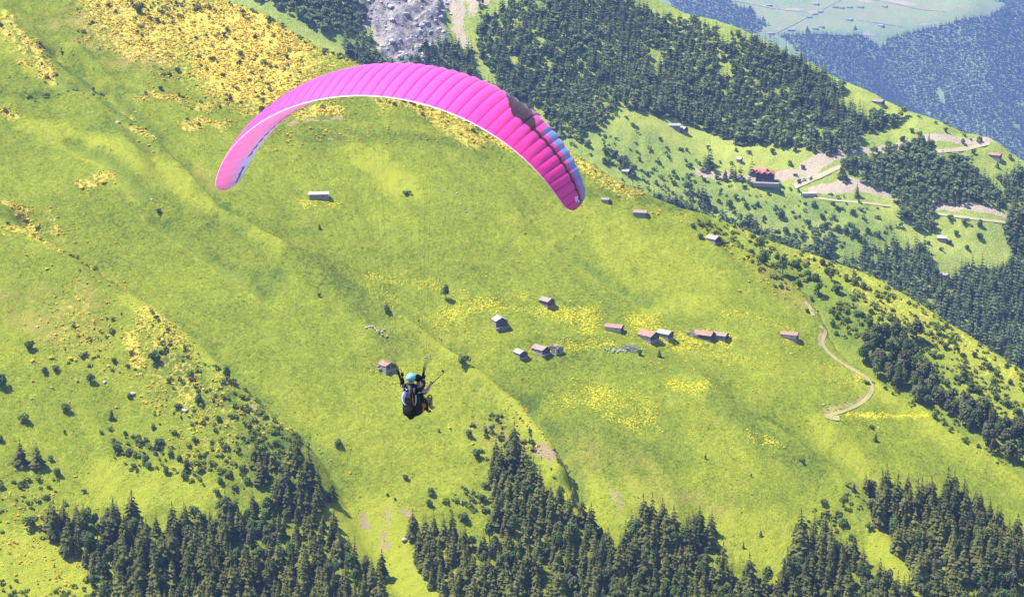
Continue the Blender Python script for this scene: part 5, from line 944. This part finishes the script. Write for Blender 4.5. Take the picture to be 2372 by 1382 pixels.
for sgn in (-1, 1):
    a, b = rb[sgn], rt[sgn]; d1 = np.cross(b-a, view_pt(0, 0, 1)); d1 /= np.linalg.norm(d1)
    lst = []
    for k in (-1, 0, 1): lst.append(([a, a+(b-a)*.35+d1*.02*k, b+d1*.035*k+(b-a)*.06*k], [.022, .014, .012]))
    r_ = tubes('riser', lst, M_black, pg, 5); tubes('carabiner', [([a-(b-a)*.07+d1*.03, a-(b-a)*.02+d1*.045, a+d1*.03, a-d1*.03, a-(b-a)*.07-d1*.03, a-(b-a)*.07+d1*.03], .009)], M_metal, r_, 6)
    tubes('spread_strap', [([a+d1*.0, a+(b-a)*.1+view_pt(.05, -.03, .12), a+view_pt(.10, -.10, .25)], .02)], M_black, r_, 5)
    Vl = []
    for row, x in enumerate((.08, .30, .55)):
        top = b+d1*.035*(row-1)+(b-a)*.06*(row-1)
        for grp in ((.06, .16), (.26, .36), (.48, .58), (.70, .80, .90)):
            e = [to_world(wing.point(np.array([sgn*q]), np.array([x]), -1))[0]-OW for q in grp]; m = sum(e)/len(e); j = top+(m-top)*.62
            Vl.append(([top, j], .003)); Vl += [([j, k], .0017) for k in e]
    for q in (.3, .6, .85):
        e = to_world(wing.point(np.array([sgn*q]), np.array([.985]), -1))[0]-OW; Vl.append(([b, b+(e-b)*.5, e], .0012))
    tubes('suspension_lines', Vl, M_line, pg, 3)

# ------------------------------------------------------------------ harness
hn = link('harness', None, None, 'black tandem paragliding harness with blue and white back panels', 'harness', loc=OW); hn.rotation_euler = (0, 0, YAW)
ROWS = [(-.31, .16, .10, .04), (-.40, .235, .16, .02), (-.55, .275, .20, .0), (-.70, .285, .22, .02), (-.85, .285, .26, .06), (-.98, .29, .30, .09), (-1.09, .285, .30, .10), (-1.15, .235, .25, .07), (-1.19, .12, .14, .0), (-1.28, .06, .055, -.03)]  # z, half width, half depth, y centre
def shell(phi, z, extra=0.0):
    zs = [-r[0] for r in ROWS]; f = lambda k: np.interp(-z, zs, [r[k] for r in ROWS]); c, s_ = np.cos(phi), np.sin(phi); e = .72
    return np.stack([(f(1)+extra)*np.sign(c)*np.abs(c)**e, f(3)+(f(2)+extra)*np.sign(s_)*np.abs(s_)**e, z+0*phi], -1)
ph = np.linspace(0, 2*np.pi, 40, endpoint=False); zz = np.interp(np.linspace(0, 9, 37), range(10), [r[0] for r in ROWS])
PH, ZZ = np.meshgrid(ph, zz); V = shell(PH, ZZ).reshape(-1, 3); V = V+.006*np.stack([fbm(V[:, 0]*14+3, V[:, 2]*14, 2, 5), fbm(V[:, 0]*14, V[:, 2]*14+9, 2, 6), 0*V[:, 0]], -1)
i = np.arange(37*40).reshape(37, 40); q = np.stack([i[:-1], np.roll(i, -1, 1)[:-1], np.roll(i, -1, 1)[1:], i[1:]], -1).reshape(-1, 4)
V = np.vstack([V, shell(np.zeros(1), np.array([-.31]))*0+np.array([0, .04, -.31]), np.array([[0, -.06, -1.28]])]); cap = [(i[0, k], 37*40, i[0, (k+1) % 40]) for k in range(40)]+[(i[-1, (k+1) % 40], 37*40+1, i[-1, k]) for k in range(40)]
link('seat_shell', np_mesh('seat_shell', V, [q, np.array(cap)], None, True, [M_black]), hn)
def panel(name, rows, material, label=None):
    """cloth panel on the back of the shell: rows of (z, phi left, phi right) in degrees, 270 is straight back"""
    V, Fc = [], []; n = 7
    zr = np.linspace(rows[0][0], rows[-1][0], 14); zk = [-r[0] for r in rows]
    for z in zr:
        a, b = np.interp(-z, zk, [r[1] for r in rows]), np.interp(-z, zk, [r[2] for r in rows])
        V += list(shell(np.radians(np.linspace(a, b, n)), np.full(n, z), .008))
    for r in range(13):
        for k in range(n-1): Fc.append((r*n+k, r*n+k+1, (r+1)*n+k+1, (r+1)*n+k))
    return link(name, np_mesh(name, V, np.array(Fc), None, True, [material]), hn, label)
M_hw = plain('white_nylon', (.60, .66, .70), .6, 8, .1); M_hb = plain('blue_nylon', (.07, .11, .30), .55, 8, .2); M_ht = plain('teal_nylon', (.22, .36, .42), .6, 8, .2); M_grey = plain('grey_padding', (.10, .09, .10), .8, 20, .4, .4); M_org = plain('orange_strap', (.62, .16, .07), .7, 9, .2)
panel('side_panel', [(-.35, 208, 238), (-.46, 200, 232), (-.58, 206, 228), (-.70, 226, 240), (-.80, 258, 264)], M_hw, 'white left side panel'); panel('back_panel', [(-.37, 239, 266), (-.46, 233, 264), (-.58, 229, 258), (-.70, 241, 258), (-.80, 265, 270)], M_hb, 'blue back panel')
panel('back_panel', [(-.46, 326, 338), (-.56, 324, 342), (-.68, 320, 334), (-.80, 314, 320)], M_ht, 'pale teal right back panel')
tubes('zip', [(shell(np.radians(np.array([298., 302, 306, 306])), np.array([-.40, -.52, -.66, -.76]), .012), .007)], M_org, hn)
tubes('shoulder_strap', [([(-.20, -.10, -.42), (-.19, -.12, -.28), (-.17, -.02, -.20), (-.16, .12, -.26)], .024), ([(.20, -.10, -.42), (.19, -.12, -.28), (.17, -.02, -.20), (.16, .12, -.26)], .024)], M_grey, hn, 6)
tubes('main_strap', [([(-.24, .05, -.95), (-.25, .12, -.6), (-.23, .14, -.3)], .026), ([(.24, .05, -.95), (.26, .14, -.6), (.25, .18, -.3)], .026)], M_black, hn, 6)
tubes('side_strap', [([(.27, .22, -.80), (.29, .24, -.92), (.28, .20, -1.05)], .03)], M_org, hn, 6)
tubes('spreader_bar', [([(.24, .02, -.42), (.26, .2, -.44), (.2, .5, -.5)], .02), ([(-.24, .02, -.42), (-.26, .2, -.44), (-.2, .5, -.5)], .02)], M_metal, hn, 6)
tubes('hood_roll', [([(.01, -.10, -.20), (.06, -.15, -.27), (.10, -.17, -.36), (.08, -.19, -.44)], [.04, .055, .05, .03])], M_grey, hn, 10)

# ------------------------------------------------------------------ people
def skin_body(name, joints, bones, material, parent=None, loc=None, sub=2, root=0):
    """one continuous body grown over a skeleton: joints {key: (x, y, z, rx, ry)}, bones pairs of keys"""
    keys = list(joints); ix = {k: i for i, k in enumerate(keys)}
    m = bpy.data.meshes.new(name); m.from_pydata([joints[k][:3] for k in keys], [(ix[a], ix[b]) for a, b in bones], []); m.materials.append(material)
    o = bpy.data.objects.new(name, m); C.objects.link(o)
    if parent is not None: o.parent = parent
    if loc is not None: o.location = loc
    md = o.modifiers.new('skin', 'SKIN'); md.use_smooth_shade = True
    sv = m.skin_vertices[0].data
    for i, k in enumerate(keys): sv[i].radius = joints[k][3:5]; sv[i].use_root = (i == root)
    if sub: s_ = o.modifiers.new('smooth', 'SUBSURF'); s_.levels = sub; s_.render_levels = sub
    return o
def hand(J, B, tag_, wrist, d, up, grip=.6, side=1):
    """palm, four unequal bent fingers and a thumb at the end of an arm; d points along the hand, up out of its back"""
    d = np.array(d, float)/np.linalg.norm(d); up = np.array(up, float); up -= d*(up@d); up /= np.linalg.norm(up); lat = np.cross(d, up)*side; w = np.array(wrist, float)
    pm = w+d*.05; J[tag_+'palm'] = (*pm, .030, .020); B.append((tag_+'wrist', tag_+'palm'))
    for k, (o, ln) in enumerate(((-.033, .070), (-.011, .082), (.011, .078), (.033, .060))):
        a = w+d*.095+lat*o; b = a+(d*(1-grip)-up*grip)*ln*.55; c = b+(d*(.3-grip)-up*.9)*ln*.5
        for n_, q, r in (('a', a, .0095), ('b', b, .0088), ('c', c, .0078)): J[tag_+str(k)+n_] = (*q, r, r)
        B += [(tag_+'palm', tag_+str(k)+'a'), (tag_+str(k)+'a', tag_+str(k)+'b'), (tag_+str(k)+'b', tag_+str(k)+'c')]
    a = w+d*.04-lat*.045-up*.012; b = a+d*.035-up*.03-lat*.005
    J[tag_+'ta'] = (*a, .0105, .0105); J[tag_+'tb'] = (*b, .0092, .0092); B += [(tag_+'palm', tag_+'ta'), (tag_+'ta', tag_+'tb')]
M_skin = plain('skin', (.46, .27, .20), .6, 12, .12); M_hair = plain('dark_curly_hair', (.03, .027, .022), .7, 30, .5, .8); M_navy = plain('navy_jacket', (.018, .018, .035), .75, 14, .5, .5); M_trou = plain('dark_trousers', (.02, .02, .024), .8, 10, .4); M_khaki = plain('khaki_cloth', (.29, .25, .155), .85, 10, .3, .5); M_pinkshirt = plain('rose_sleeve', (.56, .34, .29), .85, 12, .25, .4); M_tan = plain('tan_shoe', (.48, .32, .21), .7, 9, .25)
g = NG('glossy_blue_helmet'); pbh = g.node('ShaderNodeBsdfPrincipled'); pbh.inputs['Base Color'].default_value = (.14, .46, .60, 1); pbh.inputs['Roughness'].default_value = .34; pbh.inputs['Coat Weight'].default_value = .6; M_helm = g.out(pbh.outputs[0])
def ellipsoid(name, c, r, material, parent, cut=None, nu=28, nv=18, bump_=0.0, label=None):
    U_, V_ = np.meshgrid(np.linspace(0, 2*np.pi, nu, endpoint=False), np.linspace(0, np.pi, nv), indexing='ij'); P = np.stack([np.cos(U_)*np.sin(V_), np.sin(U_)*np.sin(V_), np.cos(V_)], -1)
    k = 1+bump_*fbm(U_*3, V_*6, 3, 8)[..., None]; P = P*np.array(r)*k
    if cut is not None:
        low = P[..., 2] < cut(P[..., 1]); P[..., 2] = np.where(low, cut(P[..., 1]), P[..., 2])
    i = np.arange(nu*nv).reshape(nu, nv); j = np.roll(i, -1, 0); q = np.stack([i[:, :-1], i[:, 1:], j[:, 1:], j[:, :-1]], -1).reshape(-1, 4)
    return link(name, np_mesh(name, (P+np.array(c)).reshape(-1, 3), q, None, True, [material]), parent, label)
def head(parent, J, B, c, yaw=0.0):
    """skull, brow, nose, chin and ears as branches of the body's own skeleton"""
    c = np.array(c, float); cy_, sy_ = math.cos(yaw), math.sin(yaw); r = lambda x, y, z: tuple(c+np.array([x*cy_-y*sy_, x*sy_+y*cy_, z]))
    J['head'] = (*r(0, -.005, .02), .078, .092); J['crown'] = (*r(0, -.01, .085), .055, .065); J['chin'] = (*r(0, .055, -.085), .03, .028); J['nose'] = (*r(0, .112, -.02), .012, .016); J['ear_l'] = (*r(-.085, -.005, -.01), .012, .024); J['ear_r'] = (*r(.085, -.005, -.01), .012, .024)
    B += [('neck', 'head'), ('head', 'crown'), ('head', 'chin'), ('head', 'nose'), ('head', 'ear_l'), ('head', 'ear_r')]
    return r
def face(parent, r):
    for s in (-1, 1): ellipsoid('eye', r(s*.031, .084, .008), (.013, .008, .009), M_hw, parent, nu=10, nv=8)
    ellipsoid('mouth', r(0, .088, -.058), (.024, .007, .006), M_pinkshirt, parent, nu=10, nv=8)

# pilot: sits in the harness with both hands up at the risers
pil = link('person', None, None, 'person in a navy jacket and glossy light blue helmet steering the paraglider, seen from behind', 'person', loc=OW); pil.rotation_euler = (0, 0, YAW)
def torso(J, B, hip, chest, neck, sw, kind=1.0):
    hip, chest, neck = (np.array(q, float) for q in (hip, chest, neck)); mid = (hip+chest)/2
    J['pelvis'] = (*hip, .15, .12); J['waist'] = (*mid, .135, .105); J['chest'] = (*chest, .165, .12); J['upper'] = (*(chest+(neck-chest)*.55), .13, .10); J['neck'] = (*neck, .058, .06)
    B += [('pelvis', 'waist'), ('waist', 'chest'), ('chest', 'upper'), ('upper', 'neck')]
    for s, n_ in ((-1, 'l'), (1, 'r')):
        J['sh_'+n_] = (*(chest+(neck-chest)*.55+np.array([s*sw, 0, -.01])), .068, .066); B.append(('upper', 'sh_'+n_))
def limb(J, B, n_, a, b, c, r, w):
    J['el_'+n_] = (*b, r[0], r[0]); J['fm_'+n_] = (*(np.array(b)*.45+np.array(c)*.55), r[1], r[1]); J[w] = (*c, r[2], r[2]); B += [(a, 'el_'+n_), ('el_'+n_, 'fm_'+n_), ('fm_'+n_, w)]
def leg(J, B, n_, s, hip, knee, ank, toe, r):
    hip = np.array(hip, float)+np.array([s*.09, .02, -.01]); J['hp_'+n_] = (*hip, r[0], r[0]); J['th_'+n_] = (*((hip+np.array(knee))/2), r[1], r[1]); J['kn_'+n_] = (*knee, r[2], r[2]); J['cf_'+n_] = (*(np.array(knee)*.6+np.array(ank)*.4), r[3], r[3]); J['an_'+n_] = (*ank, r[4], r[4]); J['to_'+n_] = (*toe, .042, .03)
    B += [('pelvis', 'hp_'+n_), ('hp_'+n_, 'th_'+n_), ('th_'+n_, 'kn_'+n_), ('kn_'+n_, 'cf_'+n_), ('cf_'+n_, 'an_'+n_), ('an_'+n_, 'to_'+n_)]
def clothe(name, J, B, keys, grow, material, parent, root=0, sub=2):
    kk = [k for k in J if k in keys]; return skin_body(name, {k: (*J[k][:3], J[k][3]*grow+.008, J[k][4]*grow+.008) for k in kk}, [b for b in B if b[0] in keys and b[1] in keys], material, parent, sub=sub, root=kk.index(root) if isinstance(root, str) else root)
J, B = {}, []
torso(J, B, (0, .10, -.86), (0, .0, -.40), (0, .0, -.14), .17)
rh_, lh_ = (.315, .25, -.03), (-.40, .10, -.02)
limb(J, B, 'r', 'sh_r', (.37, .10, -.25), rh_, (.062, .054, .036), 'rwrist'); limb(J, B, 'l', 'sh_l', (-.36, .06, -.30), lh_, (.060, .052, .036), 'lwrist')
hand(J, B, 'r', rh_, (.02, .02, 1), (.3, -1, 0), .55, 1); hand(J, B, 'l', lh_, (-.05, .02, 1), (-.3, -1, 0), .55, -1)
for n_, s in (('l', -1), ('r', 1)): leg(J, B, n_, s, J['pelvis'][:3], (s*.15, .56, -.80), (s*.15, .66, -1.18), (s*.16, .82, -1.22), (.095, .082, .062, .055, .04))
r0 = head(pil, J, B, (0, .01, -.02))
skin_body('body', J, B, M_skin, pil); face(pil, r0)
jk = {'waist', 'chest', 'upper', 'sh_l', 'sh_r', 'el_l', 'el_r', 'fm_l', 'fm_r', 'pelvis'}
J['rcuff'] = (*(np.array(J['rwrist'][:3])*.85+np.array(J['fm_r'][:3])*.15), .040, .040); J['lcuff'] = (*(np.array(J['lwrist'][:3])*.85+np.array(J['fm_l'][:3])*.15), .040, .040); B += [('fm_r', 'rcuff'), ('fm_l', 'lcuff')]; J['collar'] = (0, -.01, -.105, .088, .092); B.append(('upper', 'collar'))
clothe('jacket', J, B, jk | {'rcuff', 'lcuff', 'collar'}, 1.24, M_navy, pil, 'pelvis')
clothe('trousers', J, B, {'pelvis', 'hp_l', 'hp_r', 'th_l', 'th_r', 'kn_l', 'kn_r', 'cf_l', 'cf_r', 'an_l', 'an_r'}, 1.12, M_trou, pil, 'pelvis')
for n_ in 'lr': clothe('shoe', J, B, {'an_'+n_, 'to_'+n_}, 1.1, M_black, pil)
for n_ in 'lr':
    kk = {k for k in J if k.startswith(n_) and k[1:] in ('wrist', 'palm', 'ta', 'tb') or (k[0] == n_ and len(k) == 3 and k[1].isdigit())}; clothe('glove', J, B, kk, 1.02, M_trou, pil, n_+'wrist')
hm = ellipsoid('helmet', (0, -.005, .035), (.142, .160, .142), M_helm, pil, lambda y: -.055+.10*np.clip(y, -.2, .2)); tubes('chin_strap', [([(-.11, .03, -.03), (-.07, .07, -.10), (0, .085, -.125), (.07, .07, -.10), (.11, .03, -.03)], .010)], M_black, pil)
a_ = np.linspace(0, 2*np.pi, 25); tubes('helmet_trim', [(np.c_[.143*np.cos(a_), -.005+.161*np.sin(a_), -.022+.10*.16*np.sin(a_)], .006)], M_black, hm, 6)
M_refl = plain('pale_flash', (.62, .60, .64), .5, 8, .1); tubes('jacket_flash', [([(-.14, -.118, -.285), (-.09, -.140, -.315), (-.05, -.142, -.33)], .018), ([(.19, -.078, -.265), (.26, -.02, -.285)], .014)], M_refl, pil)
tubes('toggle', [([np.array(rh_)+np.array([0, .0, .06+.02*k]) for k in (0, 1)]+[np.array([.345, .26, .22])], .006), ([np.array(lh_)+np.array([0, .0, .06]), np.array([-.44, .1, .25])], .006)], M_black, pg); bpy.data.objects['toggle'].rotation_euler = (0, 0, YAW)

# passenger: sits in front, right arm out with the camera stick
pas = link('person', None, None, 'passenger in khaki and rose sleeves holding out a camera stick, half hidden by the pilot', 'person', loc=OW); pas.rotation_euler = (0, 0, YAW)
J, B = {}, []
torso(J, B, (0, .52, -.92), (-.03, .45, -.55), (-.04, .46, -.30), .16)
ph_ = (.235, .71, -.33); pl_ = (-.25, .66, -.42)
limb(J, B, 'r', 'sh_r', (.15, .52, -.60), ph_, (.05, .043, .032), 'rwrist'); limb(J, B, 'l', 'sh_l', (-.27, .50, -.64), pl_, (.05, .043, .032), 'lwrist')
hand(J, B, 'r', ph_, (.15, .6, .7), (.9, -.2, .2), .75, 1); hand(J, B, 'l', pl_, (.1, .3, 1), (-1, .1, 0), .6, -1)
leg(J, B, 'r', 1, J['pelvis'][:3], (.13, .83, -.80), (.17, .84, -1.14), (.19, 1.00, -1.13), (.095, .085, .066, .058, .042)); leg(J, B, 'l', -1, J['pelvis'][:3], (-.12, .86, -.82), (-.10, .88, -1.17), (-.09, 1.04, -1.17), (.095, .085, .066, .058, .042))
r1 = head(pas, J, B, (-.06, .49, -.15), .2); skin_body('body', J, B, M_skin, pas); face(pas, r1)
ellipsoid('hair', r1(0, -.03, .05), (.118, .125, .115), M_hair, pas, lambda y: -.10+.9*np.clip(y, 0, .12), bump_=.10)
J['rcuff'] = (*(np.array(J['rwrist'][:3])*.8+np.array(J['fm_r'][:3])*.2), .04, .04); J['lcuff'] = (*(np.array(J['lwrist'][:3])*.8+np.array(J['fm_l'][:3])*.2), .04, .04); B += [('fm_r', 'rcuff'), ('fm_l', 'lcuff')]; J['collar'] = (0, .455, -.29, .07, .07); B.append(('upper', 'collar'))
clothe('vest', J, B, {'pelvis', 'waist', 'chest', 'upper', 'sh_l', 'sh_r', 'collar', 'el_l', 'el_r'}, 1.14, M_khaki, pas, 'pelvis'); clothe('sleeve', J, B, {'el_r', 'fm_r', 'rcuff'}, 1.12, M_pinkshirt, pas); clothe('sleeve', J, B, {'el_l', 'fm_l', 'lcuff'}, 1.12, M_pinkshirt, pas)
clothe('trousers', J, B, {'pelvis', 'hp_l', 'hp_r', 'th_l', 'th_r', 'kn_l', 'kn_r', 'cf_l', 'cf_r', 'an_l', 'an_r'}, 1.14, M_khaki, pas, 'pelvis')
for n_ in 'lr': clothe('shoe', J, B, {'an_'+n_, 'to_'+n_}, 1.25, M_tan, pas)
tubes('knee_strap', [([np.array(J['kn_r'][:3])+np.array([.09*math.cos(a), .03*math.sin(a)-.02, .085*math.sin(a)]) for a in np.linspace(0, 6.28, 14)], .018)], M_black, pas)
# the passenger's own seat hangs in front of the pilot
ps = link('passenger_seat', None, None, 'black padded seat under the passenger, hung ahead of the pilot', 'harness', loc=OW); ps.rotation_euler = (0, 0, YAW)
V, Fc = [], []; 
for k, (y, z, hw, th_) in enumerate([(.34, -.45, .17, .05), (.33, -.70, .19, .07), (.36, -.95, .20, .09), (.50, -1.06, .20, .08), (.70, -.99, .19, .06), (.80, -.92, .17, .04)]):
    for j in range(12): a = 6.283*j/12; V.append((hw*math.copysign(abs(math.cos(a))**.6, math.cos(a)), y+(th_*math.sin(a) if k < 3 else 0), z+(th_*math.sin(a) if k >= 3 else 0)))
for k in range(5):
    for j in range(12): Fc.append((k*12+j, k*12+(j+1) % 12, k*12+12+(j+1) % 12, k*12+12+j))
m = bpy.data.meshes.new('seat'); m.from_pydata(V, [], Fc+[tuple(range(11, -1, -1)), tuple(range(60, 72))]); m.materials.append(M_black); link('seat', m, ps)
tubes('seat_strap', [([(s*.18, .40, -.92), (s*.20, .36, -.65), (s*.19, .30, -.45)], .022) for s in (-1, 1)], M_black, ps, 6); tubes('leg_strap', [([(.2, .6, -.98), (.2, .72, -.80), (.12, .78, -.74)], .02)], M_org, ps, 6)
# camera stick
ck = link('camera_stick', None, None, 'thin black camera stick held out to the right by the passenger', 'camera stick', loc=OW); ck.rotation_euler = (0, 0, YAW)
h0, h1 = np.array([.225, .70, -.37]), np.array([.37, 1.26, -.05])
tubes('pole', [([h0+(h1-h0)*t for t in (-.02, .3, .6, 1)], [.014, .012, .010, .009])], M_black, ck, 8); tubes('grip', [([h0-(h1-h0)*.05, h0+(h1-h0)*.2], .018)], M_grey, ck, 8)
boxes('camera', [((h1[0]-.035, h1[1]-.01, h1[2]+.04), (.065, .035, .045))], M_black, ck); tubes('mount', [([h1, h1+np.array([-.03, 0, .03])], .012)], M_black, ck, 6)
# ------------------------------------------------------------------ the air
hz = NG('haze_air'); pv = hz.node('ShaderNodeVolumePrincipled')
pv.inputs['Color'].default_value = (.25, .40, .95, 1); pv.inputs['Density'].default_value = 0.5e-4; pv.inputs['Density Attribute'].default_value = ''
pv.inputs['Anisotropy'].default_value = .2
ho = hz.node('ShaderNodeOutputMaterial'); hz.l.new(pv.outputs[0], ho.inputs['Volume'])
bv = [(x, y, z) for x in (-6000, 6000) for y in (-500, 11600) for z in (-2701.5, 20)]
bf = np.array([[0, 1, 3, 2], [4, 6, 7, 5], [0, 4, 5, 1], [2, 3, 7, 6], [0, 2, 6, 4], [1, 5, 7, 3]])
link('haze', np_mesh('haze', bv, bf, mats=[hz.m]), kind='stuff', label='thin blue haze in the valley air')
